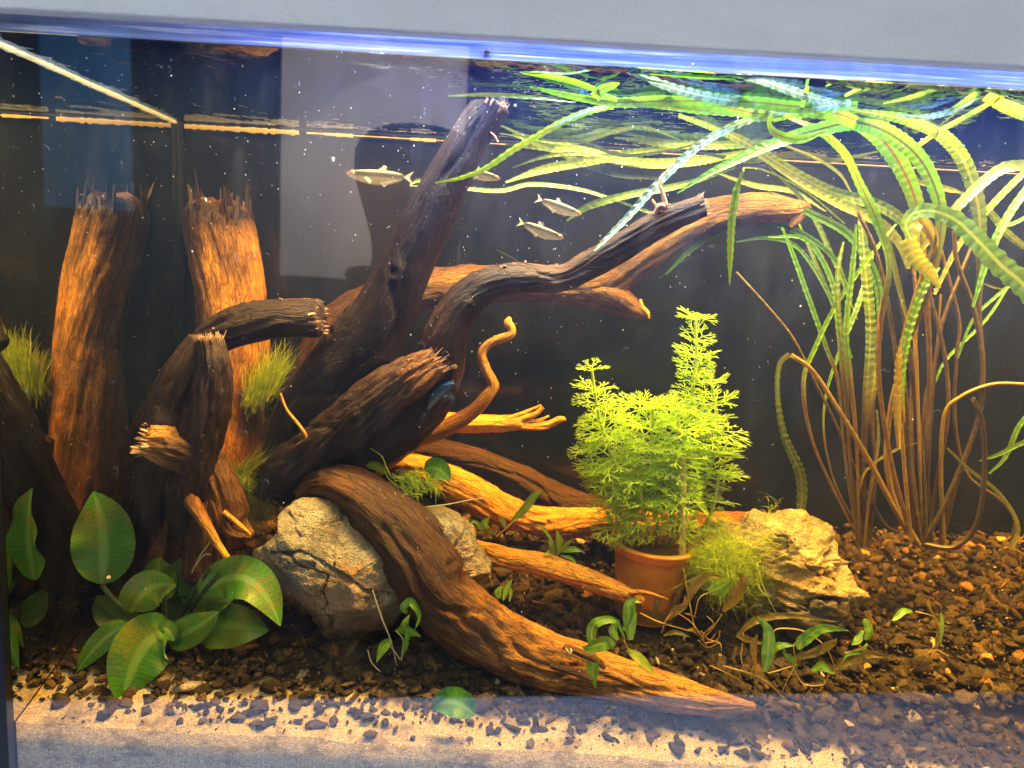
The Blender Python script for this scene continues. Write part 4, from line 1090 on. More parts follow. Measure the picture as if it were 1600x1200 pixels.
# broad arching bands in the middle distance
for pts, ws, m, Y, par in [
    ([(1060, 180), (1150, 215), (1240, 270), (1300, 300), (1370, 320), (1410, 345), (1430, 380)], [10, 24, 28, 28, 26, 18], DK, .17, rp), ([(1180, 240), (1250, 285), (1310, 318), (1370, 345), (1405, 380), (1420, 420)], [6, 14, 22, 24, 20, 10], GO, .15, rp),
    ([(1200, 300), (1260, 330), (1330, 370), (1370, 440), (1375, 520)], [6, 16, 20, 20, 10], GR, .18, rp2), ([(1040, 430), (1080, 390), (1150, 350), (1230, 355), (1300, 400), (1330, 470)], [3, 12, 12, 14, 12, 8], GR, .19, rp2),
    ([(1150, 378), (1200, 372), (1250, 390), (1300, 470), (1330, 560)], [3, 9, 10, 10, 8], GR, .19, rp2),
    ([(1220, 225), (1270, 245), (1310, 270), (1330, 300)], [5, 7, 7, 4], M['ribbon_gold'], .14, rp), ([(1440, 390), (1490, 330), (1530, 290), (1570, 262), (1620, 258)], [10, 22, 26, 28, 24], GO, .11, rp3),
    ([(1460, 460), (1500, 380), (1550, 320), (1600, 270), (1640, 240)], [8, 14, 16, 16, 14], GO, .13, rp3), ([(1520, 480), (1545, 400), (1580, 330), (1640, 250)], [6, 18, 20, 18], GR, .10, rp3),
    ([(1540, 150), (1570, 165), (1610, 180), (1660, 190)], [22, 30, 32, 30], GO, .09, rp3), ([(1405, 250), (1460, 210), (1540, 165), (1600, 130)], [12, 12, 12, 8], GO, .16, rp3),
    ([(1500, 300), (1545, 330), (1580, 370), (1640, 410)], [8, 16, 18, 10], DK, .15, rp3), ([(1555, 350), (1580, 350), (1620, 330)], [6, 10, 8], GR, .14, rp3),
    ([(1400, 270), (1440, 285), (1480, 295), (1500, 300)], [4, 12, 14, 6], GO, .17, rp),
    ([(1580, 860), (1590, 820), (1560, 770), (1510, 730), (1480, 700)], [10, 10, 9, 5], M['ribbon_gold'], .12, rp3),
    ([(1530, 720), (1560, 710), (1590, 695), (1630, 680)], [4, 10, 12, 8], GR, .13, rp3), ([(1545, 740), (1570, 715), (1590, 670), (1610, 640)], [4, 10, 12, 6], GR, .14, rp3),
    ([(1496, 560), (1520, 500), (1560, 460), (1600, 430)], [5, 7, 8, 8], GR, .14, rp3), ([(1460, 600), (1480, 560), (1540, 500), (1580, 440)], [4, 7, 7, 5], GR, .19, rp3),
    ([(1530, 440), (1550, 448), (1568, 452)], [2, 5, 2], M['ribbon_gold'], .12, rp3)]:
    RL('leaf', pts, Y, Y, ws, [1, 1], m, par, twist=.15, crinkle=.12)
for pts in ([(1565, 885), (1580, 850), (1598, 845)], [(1598, 895), (1590, 860), (1585, 845)], [(1560, 860), (1575, 855), (1600, 865)], [(1575, 840), (1585, 850), (1600, 838)], [(1560, 878), (1568, 850), (1580, 838)]):
    RL('root', pts, .13, .13, [3, 5, 4], [0, 0], M['ribbon_gold'], rp3)
# dim ribbon leaves floating behind, near the back glass
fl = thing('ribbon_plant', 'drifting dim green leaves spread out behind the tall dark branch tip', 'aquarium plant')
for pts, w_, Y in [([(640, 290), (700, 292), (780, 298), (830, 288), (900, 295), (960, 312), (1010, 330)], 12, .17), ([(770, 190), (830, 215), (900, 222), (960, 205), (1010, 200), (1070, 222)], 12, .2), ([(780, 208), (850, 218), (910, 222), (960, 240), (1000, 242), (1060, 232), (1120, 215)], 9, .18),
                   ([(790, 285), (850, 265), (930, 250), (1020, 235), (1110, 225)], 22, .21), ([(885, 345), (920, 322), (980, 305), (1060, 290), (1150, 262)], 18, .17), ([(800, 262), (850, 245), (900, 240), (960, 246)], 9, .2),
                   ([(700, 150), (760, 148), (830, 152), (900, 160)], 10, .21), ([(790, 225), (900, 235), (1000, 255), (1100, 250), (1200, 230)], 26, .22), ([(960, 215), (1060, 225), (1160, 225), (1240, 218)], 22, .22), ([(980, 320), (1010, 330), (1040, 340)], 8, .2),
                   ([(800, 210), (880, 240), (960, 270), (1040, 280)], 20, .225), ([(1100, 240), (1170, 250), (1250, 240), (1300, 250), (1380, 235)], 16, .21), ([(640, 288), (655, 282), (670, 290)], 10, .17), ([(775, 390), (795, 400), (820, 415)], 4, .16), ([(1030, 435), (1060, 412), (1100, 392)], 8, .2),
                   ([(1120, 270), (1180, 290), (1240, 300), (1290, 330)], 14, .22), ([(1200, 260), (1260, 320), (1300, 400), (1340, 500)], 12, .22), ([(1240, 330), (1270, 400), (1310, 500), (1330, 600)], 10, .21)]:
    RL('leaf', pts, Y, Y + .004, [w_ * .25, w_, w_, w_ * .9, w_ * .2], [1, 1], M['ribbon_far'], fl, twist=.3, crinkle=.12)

# --- broad-leaved plant at the lower left
ap = thing('broadleaf_plant', 'low plant with glossy oval green leaves in front of the dark stump', 'aquarium plant')
BL, BD = M['broad'], M['broad_dark']
for (a, b, c, wpx, Ys, m) in [((158, 912), (170, 840), (146, 768), 88, (.060, .058), BL), ((205, 958), (225, 905), (275, 915), 62, (.05, .035), BL), ((265, 990), (215, 985), (190, 1105), 92, (.045, .022), BL),
                              ((262, 1000), (300, 990), (342, 955), 48, (.05, .035), BL), ((312, 930), (395, 855), (438, 978), 66, (.052, .036), BL), ((200, 975), (160, 990), (120, 1050), 36, (.05, .035), BL), ((205, 978), (170, 980), (140, 1018), 26, (.055, .045), BL),
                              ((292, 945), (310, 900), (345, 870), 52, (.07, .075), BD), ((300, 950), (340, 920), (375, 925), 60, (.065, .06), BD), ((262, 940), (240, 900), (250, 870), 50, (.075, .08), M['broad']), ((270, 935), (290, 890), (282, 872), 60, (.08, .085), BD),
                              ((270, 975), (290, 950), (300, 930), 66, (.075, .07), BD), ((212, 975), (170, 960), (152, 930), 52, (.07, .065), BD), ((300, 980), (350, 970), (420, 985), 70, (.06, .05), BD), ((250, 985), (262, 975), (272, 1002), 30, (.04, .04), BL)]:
    ribbon('leaf', oval(a, b, c, wpx, Ys), m, ap, twist=.12, crinkle=.008, lam=.009, nu=15, curl=.7, wave=.05, step=.001)
for pts in ([(158, 914), (180, 940), (215, 965), (260, 990)], [(205, 958), (230, 975), (260, 992)], [(258, 925), (256, 960), (262, 995)], [(345, 895), (310, 935), (275, 985)], [(330, 885), (300, 930), (268, 990)], [(300, 950), (285, 970), (265, 992)]):
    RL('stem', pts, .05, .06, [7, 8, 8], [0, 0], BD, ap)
for pts in ([(250, 985), (268, 990), (280, 1000), (300, 1008)],):
    RL('rhizome', pts, .06, .055, [16, 18, 14], [0, 0], BD, ap)
fln = tag(ribbon('fallen_leaf', oval((742, 1118), (705, 1080), (676, 1108), 44, (.008, .010)), BL, None, twist=.1, nu=15, curl=1.2, wave=.1), 'single rounded green leaf lying on the sand at the front glass', 'leaf')


# --- feathery plant in the flower pot
def feather_mat():
    t = NT('lime_feathery_leaf')
    n = t.noise(t.objco(), 200, 3, 0.6)
    c = t.ramp(n, [(0.3, (0.32, 0.58, 0.02)), (0.7, (0.62, 0.86, 0.07))])
    tl = t.n('ShaderNodeBsdfTranslucent'); t.l(c, tl.inputs[0])
    return t.done(t.mixs(0.5, t.pbr(c, 0.4, None, 0.5), tl.outputs[0]))


M['feather'] = feather_mat()
M['feather_stem'] = plain('pale_green_stem', (0.42, 0.55, 0.10), .5)


def whorl_mesh(seed):
    r = random.Random(seed); V, Fc = [], []

    def seg(p, d, n, L, w, depth):
        d = d.normalized(); side = d.cross(n).normalized()
        mid = p + d * L * .5; q = p + d * L; k = len(V)
        for c, ww in ((p, w), (mid, w * .9), (q, w * .75 if depth else .1 * w)):
            V.append((c + side * ww)[:]); V.append((c - side * ww)[:]); V.append((c + n * ww * .5)[:])
        for a in (0, 3):
            Fc.extend([(k + a, k + a + 3, k + a + 5, k + a + 2), (k + a + 2, k + a + 5, k + a + 4, k + a + 1)])
        if depth > 0:
            fans = (-.55, 0, .55) if depth == 2 else ((-.35, .35) if depth == 1 else (-.95, 0, .95))
            for f in fans:
                dd = (Matrix.Rotation(f + r.uniform(-.12, .12), 3, n) @ d); dd.z += r.uniform(-.12, .10)
                seg(q if depth < 3 else mid + d * L * .25, dd, n, L * r.uniform(.62, .85), w * .8, depth - 1)
    nl = 7 + seed % 3
    for i in range(nl):
        a = i * 6.283 / nl + r.uniform(-.2, .2); el = r.uniform(.05, .45)
        d = Vector((math.cos(a) * math.cos(el), math.sin(a) * math.cos(el), math.sin(el)))
        s = Vector((-math.sin(a), math.cos(a), 0)); n = d.cross(s) * -1
        if n.z < 0: n = -n
        seg(Vector((0, 0, 0)) + d * .04, d, n.normalized(), .34 * r.uniform(.8, 1.15), .026, 0 if False else 3)
    me = bpy.data.meshes.new('whorl'); me.from_pydata(V, [], Fc); me.materials.append(M['feather']); me.update()
    return me


WM = [whorl_mesh(i) for i in range(5)]
fp = thing('feathery_plant', 'bright lime feathery plant growing out of the orange slotted pot', 'aquarium plant')
stems = [
    ([(1005, 850, .118), (985, 790, .116), (958, 720, .112), (936, 650, .11), (925, 580, .108)], 34, 60, 5),
    ([(1040, 850, .12), (1062, 740, .12), (1078, 640, .118), (1088, 560, .116), (1086, 500, .114)], 34, 62, 5),
    ([(1070, 850, .125), (1100, 760, .128), (1122, 680, .13), (1112, 600, .128)], 36, 56, 4),
    ([(1030, 850, .115), (1022, 770, .11), (1018, 700, .106), (1020, 640, .104)], 46, 62, 4),
    ([(1000, 850, .115), (965, 800, .112), (938, 750, .11), (918, 705, .108)], 30, 50, 3),
    ([(1052, 850, .11), (1050, 780, .105), (1056, 700, .10), (1062, 640, .098)], 44, 60, 4),
    ([(1085, 850, .115), (1112, 800, .116), (1122, 750, .116)], 34, 50, 3),
    ([(1000, 850, .13), (985, 770, .135), (985, 690, .135), (1000, 640, .135)], 44, 60, 3),
    ([(1050, 850, .11), (1075, 800, .10), (1090, 790, .098)], 28, 40, 2),
    ([(985, 850, .11), (965, 830, .104), (950, 800, .10)], 30, 44, 2),
    ([(1020, 850, .108), (1005, 800, .10), (1000, 750, .096)], 44, 56, 3)]
for k, (pts, r0, r1, _) in enumerate(stems):
    W_ = np.array([[*at(*p), 3.2 * mpp(*p) * (1 - .4 * i / len(pts)), 0] for i, p in enumerate(pts)])
    L = np.linalg.norm(np.diff(W_[:, :3], axis=0), axis=1).sum(); n = max(8, int(L / .003)); S = catmull(W_, n); T, N, B = frames(S[:, :3])
    a = np.linspace(0, 6.283, 6, endpoint=False)
    V = S[:, None, :3] + N[:, None] * (np.cos(a)[None] * S[:, 3:4])[..., None] + B[:, None] * (np.sin(a)[None] * S[:, 3:4])[..., None]
    mesh_obj('stem', V.reshape(-1, 3), grid_faces(6, n, True), M['feather_stem'], fp)
    cnt = max(4, int(L / .0100))
    for j in range(cnt):
        t = (j + .6) / cnt if j < cnt - 1 else 1.0
        if t < .22 and pts[0][1] > 845: continue
        i = min(n - 1, int(t * (n - 1))); m = mpp(pts[0][0], pts[0][1], pts[0][2])
        rad = (r1 + (r0 - r1) * max(0, (t - .5) * 2) ** 1.2) * (min(1, .45 + 1.3 * t)) * m * R_.uniform(.72, 1.2)
        o = bpy.data.objects.new('leaf_whorl', WM[R_.randrange(5)]); COL.objects.link(o); o.parent = fp
        up = Vector(T[i] * 1.0 + np.array([R_.gauss(0, .22), R_.gauss(0, .22) - .25, .35]))
        q = up.to_track_quat('Z', 'Y').to_matrix() @ Matrix.Rotation(R_.random() * 6.28, 3, 'Z')
        zz = .9 if t < .85 else 1.7
        o.matrix_world = Matrix.Translation(Vector(S[i, :3])) @ (q @ Matrix.Diagonal((rad, rad, rad * zz))).to_4x4()
W_ = [(1066, 872, .10, 6, 0), (1066, 800, .10, 6, 0), (1068, 705, .10, 5, 0)]
twig('bare_stem', W_, plain('pale_bare_stem', (0.62, 0.55, 0.30), .6, bumpsc=300), fp, 8)

# orange net pot with slots
def lathe_pot():
    pc = on_ground(1018, 955, 0.0); pc = at(1008, 956, .12); H = at(1010, 842, .12)[2] - pc[2]
    m = mpp(1015, 850, .12); Rt, Rb = 60 * m, 48 * m
    pot = thing('flower_pot', 'orange plastic net pot with slots near its base, standing on the gravel', 'pot', tuple(pc), rot=(math.radians(2), math.radians(1.5), 0))
    mt = NT('orange_terracotta_plastic')
    n = mt.noise(mt.objco(), 90, 4, .6); col = mt.ramp(n, [(.3, (0.80, 0.34, 0.04)), (.7, (0.92, 0.48, 0.08))])
    tlp = mt.n('ShaderNodeBsdfTranslucent'); mt.l(col, tlp.inputs[0])
    mat = mt.done(mt.mixs(.35, mt.pbr(col, .42, mt.bump(mt.noise(mt.objco(), 300, 3, .6), .15, .0004), .5), tlp.outputs[0]))
    ns = 96; zs = [0, .02, .10, .2, .47, .5, .86]; V, Fc = [], []
    rr = lambda z: Rb + (Rt - Rb) * z
    idx = {}
    for side in (0, 1):
        for iz, z in enumerate(zs):
            for i in range(ns):
                a = i * 6.2832 / ns; r = rr(z) - side * .0011
                idx[side, iz, i] = len(V); V.append((math.cos(a) * r, math.sin(a) * r, z * H))
    slot = lambda i: (i % 8) in (0, 1, 2)
    for iz in range(len(zs) - 1):
        for i in range(ns):
            j = (i + 1) % ns; hole = slot(i) and iz in (2, 3)
            if hole:
                continue
            A, B_, C_, D_ = idx[0, iz, i], idx[0, iz, j], idx[0, iz + 1, j], idx[0, iz + 1, i]; Fc.append((A, B_, C_, D_))
            A2, B2, C2, D2 = idx[1, iz, i], idx[1, iz, j], idx[1, iz + 1, j], idx[1, iz + 1, i]; Fc.append((D2, C2, B2, A2))
            if iz in (2, 3):
                if slot((i + 1) % ns): Fc.append((B_, B2, C2, C_))
                if slot((i - 1) % ns): Fc.append((A, D_, D2, A2))
        # slot top and bottom lips
    for i in range(ns):
        j = (i + 1) % ns
        if slot(i):
            Fc.append((idx[0, 2, i], idx[0, 2, j], idx[1, 2, j], idx[1, 2, i])); Fc.append((idx[0, 4, j], idx[0, 4, i], idx[1, 4, i], idx[1, 4, j]))
    mesh_obj('wall', V, Fc, mat, pot)
    prof = [(rr(.86) - .0012, .86), (rr(.86) + .0012, .865), (rr(.9) + .0018, .875), (rr(.95) + .0020, .93), (Rt + .0022, .965), (Rt + .0040, .972), (Rt + .0042, .995), (Rt + .003, 1.005), (Rt - .001, 1.0), (Rt - .0012, .9), (rr(.86) - .0014, .86)]
    V = [(math.cos(i * 6.2832 / ns) * r, math.sin(i * 6.2832 / ns) * r, z * H) for r, z in prof for i in range(ns)]
    mesh_obj('rim', V, grid_faces(ns, len(prof), True), mat, pot)
    V = [(math.cos(i * 6.2832 / 48) * r, math.sin(i * 6.2832 / 48) * r, z) for r, z in ((rr(.3) * .96, H * .02), (rr(.8) * .95, H * .84), (rr(.5) * .5, H * .88), (.0005, H * .9)) for i in range(48)]
    wm = plain('rock_wool', (0.20, 0.15, 0.06), .9, bumpsc=200, bs=1, bd=.002)
    mesh_obj('rock_wool_plug', V, grid_faces(48, 4, True), wm, pot)


lathe_pot()


# --- tufts of hair-like growth
def strand_mat(name, a, b):
    t = NT(name); c = t.ramp(t.noise(t.objco(), 150, 3, .6), [(.3, a), (.7, b)])
    tl = t.n('ShaderNodeBsdfTranslucent'); t.l(c, tl.inputs[0])
    return t.done(t.mixs(.4, t.pbr(c, .5), tl.outputs[0]))


M['hair_green'] = strand_mat('yellow_green_hair_moss', (0.28, 0.44, 0.02), (0.58, 0.68, 0.05))
M['hair_lime'] = strand_mat('lime_roots', (0.36, 0.62, 0.04), (0.55, 0.75, 0.12))
M['hair_dark'] = strand_mat('dark_green_algae', (0.10, 0.17, 0.02), (0.28, 0.34, 0.05))
M['hair_gold'] = strand_mat('golden_rootlets', (0.60, 0.38, 0.04), (0.75, 0.62, 0.18))
M['hair_white'] = strand_mat('white_rootlets', (0.75, 0.65, 0.42), (0.85, 0.80, 0.65))


def tuft_mesh(name, mat, parent, src, dirn, n, L, w=.00022, curl=.4, grav=0.0, jit=.25):
    """src(): a random root point; dirn: mean growth direction"""
    V, Fc = [], []
    d0 = np.array(dirn, float); d0 /= np.linalg.norm(d0)
    for _ in range(n):
        p = np.array(src(), float); d = d0 + RNG.standard_normal(3) * jit; d /= np.linalg.norm(d); l = L * (.4 + .8 * RNG.random()); ns = 8
        ax = RNG.standard_normal(3); k = len(V); sidev = np.cross(d, RNG.standard_normal(3)); sidev /= np.linalg.norm(sidev); ww = w * (.6 + .8 * RNG.random())
        for i in range(ns + 1):
            f = 1 - .8 * i / ns; V.append(p + sidev * ww * f); V.append(p - sidev * ww * f)
            d = d + (np.cross(ax, d) * curl + RNG.standard_normal(3) * curl * .35) / ns * 2; d[2] -= grav / ns; d /= np.linalg.norm(d)
            p = p + d * l / ns
        for i in range(ns): Fc.append((k + 2 * i, k + 2 * i + 1, k + 2 * i + 3, k + 2 * i + 2))
    return mesh_obj(name, V, np.array(Fc), mat, parent)


def blob(px, py, Y, rx, ry, rd=.006):
    c = at(px, py, Y); m = mpp(px, py, Y)
    def f():
        v = RNG.standard_normal(3); v /= np.linalg.norm(v); k = RNG.random() ** .5
        return c + (RT * v[0] * rx * m + UP * v[1] * ry * m) * k + np.array([0, v[2] * rd * k, 0])
    return f


def line_src(a, b, Y, jr=5):
    m = mpp(a[0], a[1], Y)
    def f():
        t = RNG.random(); return at(a[0] + (b[0] - a[0]) * t, a[1] + (b[1] - a[1]) * t, Y) + RNG.standard_normal(3) * jr * m * .5
    return f


t1 = thing('moss_tuft', 'yellow-green brush of moss fanning upward beside the broken side branch', 'moss')
tuft_mesh('strands', M['hair_green'], t1, line_src((388, 640), (428, 600), .170, 14), RT * .35 + UP, 700, .034, w=.00034, curl=.18, jit=.16)
tuft_mesh('root_hairs', M['hair_gold'], t1, line_src((385, 645), (425, 610), .176, 8), RT * .3 - UP * .1, 90, .010, curl=.6, jit=.8)
tuft_mesh('root_hairs', M['hair_dark'], t1, line_src((385, 650), (420, 630), .176, 10), -UP, 30, .018, curl=.5, jit=.4)
t2 = thing('moss_tuft', 'dark hanging clump of hair algae left of the grey cracked stone', 'moss')
tuft_mesh('strands', M['hair_dark'], t2, blob(395, 770, .105, 34, 46), -UP + RT * .1, 900, .020, w=.00026, curl=.5, jit=.4)
tuft_mesh('strands', M['hair_green'], t2, blob(375, 750, .10, 26, 22), -UP * .7 - RT * .1, 260, .014, w=.00026, curl=.5, jit=.6)
tuft_mesh('strands', M['hair_green'], t2, line_src((345, 745), (395, 735), .098, 6), RT * .8 + UP * .7, 50, .030, w=.00028, curl=.12, jit=.14)
t3 = thing('root_tuft', 'lime tuft of wiry roots with a round leaf on top of the thick curved root', 'moss')
tuft_mesh('strands', M['hair_lime'], t3, blob(655, 765, .094, 44, 16, .01), UP * .9 + RT * -.25, 170, .020, w=.00040, curl=.6, jit=.5)
tuft_mesh('strands', M['hair_lime'], t3, blob(640, 745, .092, 34, 14, .01), -UP * .4 + RT * .6, 70, .018, w=.00034, curl=.7, jit=.5)
ribbon('leaf', oval((664, 735), (685, 722), (703, 752), 34, (.094, .09)), M['broad'], t3, nu=11)
ribbon('leaf', oval((572, 728), (590, 722), (606, 742), 14, (.098, .095)), M['broad'], t3, nu=9)
RL('runner', [(668, 792), (700, 788), (730, 782), (755, 778)], .085, .08, [3, 3, 2], [0, 0], M['hair_white'], t3)
RL('runner', [(578, 700), (596, 712), (604, 730), (610, 742)], .095, .094, [2, 3, 3], [0, 0], M['hair_lime'], t3)
t4 = thing('algae_clump', 'tangled yellow-green hair algae between the flower pot and the pale stone', 'algae')
tuft_mesh('strands', M['hair_green'], t4, blob(1135, 885, .094, 62, 44, .012), -RT * .5 + UP * .15 - np.array([0, .3, 0]), 1700, .030, w=.00028, curl=.9, jit=.6)
tuft_mesh('strands', M['hair_dark'], t4, blob(1165, 925, .092, 55, 42, .008), UP * .3, 900, .020, w=.00020, curl=1.0, jit=.9)
tuft_mesh('strands', M['hair_green'], t4, line_src((1130, 850), (1230, 850), .092, 18), -RT + UP * .1, 160, .028, w=.00020, curl=.4, jit=.4)
tuft_mesh('strands', M['hair_green'], t4, line_src((1190, 820), (1212, 785), .09, 8), UP * .5 + RT * .2, 24, .018, w=.00022, curl=1, jit=.8)

# --- small sprigs
def sprig(label, leaves, roots=(), Y=.06, mat=None, rootmat=None, cat='sprig', stem=None):
    o = thing('sprig', label, cat)
    for l in leaves:
        pts, w_ = l[0], l[1]; m = l[2] if len(l) > 2 else (mat or M['sprig'])
        n = len(pts); rows = lance(pts, Y, Y - .006, w_)
        ribbon('leaf', rows, m, o, twist=.25, crinkle=.05, curl=.8, nu=7, wave=.06, step=.0008)
    for r in roots: RL('rootlet' if stem is None else 'stem', r, Y, Y - .002, [3, 4, 3, 2], [0, 0], rootmat or M['hair_gold'], o, step=.0015)
    return o


sprig('small green sprig with oval leaves in the gap between grey stone and curved root', [([(636, 958), (630, 950), (642, 940), (655, 962), (648, 985)], 12), ([(620, 985), (632, 984), (645, 988), (658, 995)], 16), ([(612, 1000), (600, 1010), (588, 1035)], 16), ([(640, 1000), (632, 978), (640, 960)], 14), ([(628, 1025), (634, 1005), (636, 985)], 10)], [[(628, 1032), (630, 1000), (618, 985)], [(625, 1030), (612, 1012), (604, 1008)], [(582, 922), (596, 965), (610, 1000), (620, 1040)], [(574, 1015), (580, 1035), (594, 1050)]], .045, rootmat=M['hair_white'])
sprig('bright sprig with curling leaves clinging to the lower end of the curved root', [([(940, 1012), (925, 1000), (930, 975), (960, 970), (978, 1000)], 16), ([(960, 1010), (945, 1005), (920, 1012), (910, 1010)], 22), ([(975, 985), (985, 960), (990, 940), (1002, 942)], 14), ([(985, 1000), (984, 970), (982, 945), (995, 935)], 22), ([(934, 1025), (926, 1045), (930, 1075)], 22), ([(965, 1000), (958, 985), (968, 968)], 14), ([(980, 1015), (1000, 1030), (1025, 1055)], 26, M['hair_green'])], [[(975, 1000), (985, 1020), (1000, 1040), (1020, 1055)]], .030)
sprig('tiny pair of upright green blades in front of the orange stick, against the curved root', [([(779, 935), (776, 925), (782, 915)], 8), ([(786, 938), (792, 920), (800, 905)], 9), ([(796, 940), (798, 925), (795, 915)], 6), ([(782, 935), (780, 922), (788, 916)], 7)], (), .058)
sprig('sprig with one raised spoon-shaped leaf beside the crest of the small grey stone', [([(800, 815), (820, 795), (835, 775), (848, 765)], 14), ([(775, 835), (758, 828), (742, 815), (732, 822)], 7), ([(765, 840), (758, 820), (765, 808)], 14), ([(790, 825), (784, 812), (778, 806)], 9), ([(756, 842), (760, 830), (775, 826)], 12, M['amber'])], [[(775, 838), (790, 826), (805, 812)], [(768, 842), (760, 832), (748, 826)]], .11)
sprig('little rosette of narrow leaves on the gravel between the orange root and orange stick', [([(868, 866), (862, 845), (848, 825), (838, 818)], 5), ([(872, 866), (874, 845), (870, 828)], 12), ([(878, 862), (895, 858), (912, 862)], 10), ([(874, 864), (886, 850), (895, 842)], 7), ([(876, 868), (892, 872), (902, 882)], 6), ([(870, 868), (858, 862), (850, 868)], 6), ([(866, 868), (860, 850), (858, 838)], 5)], [[(868, 874), (872, 864), (880, 856)]], .10)
sprig('lone thin seedling with one pointed leaf on the open gravel right of the pale stone', [([(1425, 955), (1412, 955), (1400, 966), (1394, 970)], 10), ([(1466, 1000), (1462, 970), (1450, 950)], 7, M['amber']), ([(1470, 1005), (1472, 975), (1470, 955)], 6), ([(1458, 960), (1450, 945), (1452, 935)], 9, M['amber'])], [[(1462, 1020), (1468, 990), (1460, 965), (1430, 955)], [(1464, 1018), (1462, 1000), (1466, 985)], [(1450, 1020), (1464, 1016), (1482, 1025)]], .045)
sprig('green sprig with two pointed leaves on the gravel just below the dark slate', [([(1352, 1000), (1358, 985), (1352, 970), (1350, 966)], 12), ([(1348, 985), (1340, 1000), (1330, 1008)], 11), ([(1355, 1005), (1345, 1018), (1325, 1022), (1316, 1035)], 7)], [[(1320, 1020), (1340, 1016), (1356, 1008)]], .035)
AM = M['amber']
sprig('straggly uprooted plantlet with amber leaves and yellow roots at the foot of the pot', [
    ([(1042, 968), (1055, 955), (1070, 945), (1070, 930)], 20, AM), ([(1072, 945), (1085, 915), (1105, 900), (1130, 902)], 24, AM), ([(1108, 925), (1125, 918), (1145, 905)], 26, M['sprig']),
    ([(1130, 955), (1150, 930), (1162, 905), (1150, 895)], 30, AM), ([(1166, 920), (1160, 905), (1148, 890)], 10, M['sprig']), ([(1037, 993), (1055, 988), (1078, 995)], 12, GO), ([(1100, 1000), (1085, 985), (1070, 985)], 12, AM), ([(1088, 965), (1078, 960), (1068, 958)], 6, AM)],
    [[(1085, 962), (1092, 935), (1108, 925)], [(1085, 980), (1075, 930), (1068, 888)], [(1095, 1000), (1110, 985), (1128, 960)], [(1100, 1005), (1120, 1000), (1125, 985)], [(1100, 990), (1115, 975), (1104, 962)], [(1090, 1000), (1105, 1012), (1122, 1005)], [(1110, 1000), (1125, 1005), (1128, 1018)], [(1095, 985), (1108, 1000), (1118, 990)], [(1105, 1010), (1098, 995), (1110, 980)], [(1000, 958), (1030, 972), (1075, 985)], [(1034, 988), (1040, 970), (1050, 958)], [(1060, 958), (1080, 972), (1100, 998)]], .065)
sprig('sprawling cluster of narrow green and amber leaves at the right end of the curved root', [
    ([(1195, 1050), (1200, 1020), (1200, 985), (1182, 962)], 20, M['sprig']), ([(1180, 1040), (1178, 1010), (1184, 990)], 18, AM), ([(1150, 995), (1180, 970), (1230, 962), (1312, 972)], 18, AM), ([(1248, 1015), (1255, 1000), (1285, 982), (1326, 985)], 18, M['sprig']), ([(1200, 1025), (1215, 1010), (1245, 1008)], 12, M['sprig']),
    ([(1240, 1030), (1275, 1018), (1300, 1005), (1308, 998)], 22, AM), ([(1268, 1048), (1285, 1042), (1304, 1054)], 14, M['sprig']), ([(1300, 1046), (1330, 1030), (1360, 1022), (1392, 1028)], 24, AM), ([(1245, 1042), (1235, 1030), (1222, 1018)], 12, M['sprig']), ([(1190, 1005), (1165, 998), (1152, 995)], 16, AM)],
    [[(1200, 1052), (1225, 1045), (1245, 1038)], [(1242, 1042), (1232, 1060), (1222, 1082)], [(1245, 1040), (1240, 1010), (1248, 1000)], [(1206, 1010), (1210, 985), (1235, 982), (1260, 988), (1290, 1010), (1304, 1040)], [(1240, 1045), (1255, 1068), (1285, 1070), (1295, 1055)], [(1172, 1060), (1178, 1040), (1180, 1080)], [(1160, 1005), (1158, 1030), (1166, 1052)], [(1110, 1040), (1150, 1060), (1180, 1085)], [(1130, 1040), (1190, 1060), (1235, 1100)], [(1160, 985), (1162, 995), (1158, 1000)]], .035)
rt = thing('rootlet', 'two pale thread-like rootlets curling in front of the dark stump base', 'root')
for pts in ([(300, 895), (312, 870), (330, 845)], [(300, 892), (318, 868), (330, 866)]): RL('strand', pts, .062, .06, [2, 3, 3], [0, 0], M['hair_white'], rt)

# ------------------------------------------------------------------ animals
def fish_mats():
    t = NT('silvery_translucent_fish'); co = t.objco()
    sx = t.n('ShaderNodeSeparateXYZ'); t.l(co, sx.inputs[0]); z = sx.outputs[2]
    # back olive, gold stripe, dark stripe below, silver belly
    fac = t.math('ADD', t.math('MULTIPLY', z, 2.2), 0.5)
    c = t.ramp(fac, [(0.0, (0.34, 0.27, 0.12)), (0.40, (0.36, 0.30, 0.16)), (0.46, (0.10, 0.08, 0.05)), (0.56, (0.05, 0.05, 0.04)), (0.60, (1.0, 1.0, 0.62)), (0.66, (0.9, 0.9, 0.6)), (0.76, (0.22, 0.20, 0.12))])
    sc = t.ramp(t.vor(co, 30), [(0.0, 0.8), (0.6, 1.2)]); c = t.mix(1.0, c, sc, 'MULTIPLY')
    tr = t.n('ShaderNodeBsdfTransparent')
    hd = t.ramp(sx.outputs[0], [(0.36, 0.0), (0.46, 1.0)]); c = t.mix(t.math('MULTIPLY', hd, 0.6), c, (0.75, 0.38, 0.12))
    body = t.done(t.mixs(0.62, t.pbr(t.mix(1.0, c, (.44, .44, .44), 'MULTIPLY'), .45, None, .3), tr.outputs[0]))
    t = NT('clear_fin'); tr = t.n('ShaderNodeBsdfTransparent'); n = t.noise(t.mapping(t.objco(), (4, 1, 30)), 4, 2)
    fin = t.done(t.mixs(t.ramp(n, [(.3, .35), (.7, .7)]), t.pbr((.35, .36, .32), .4), tr.outputs[0]))
    return body, fin


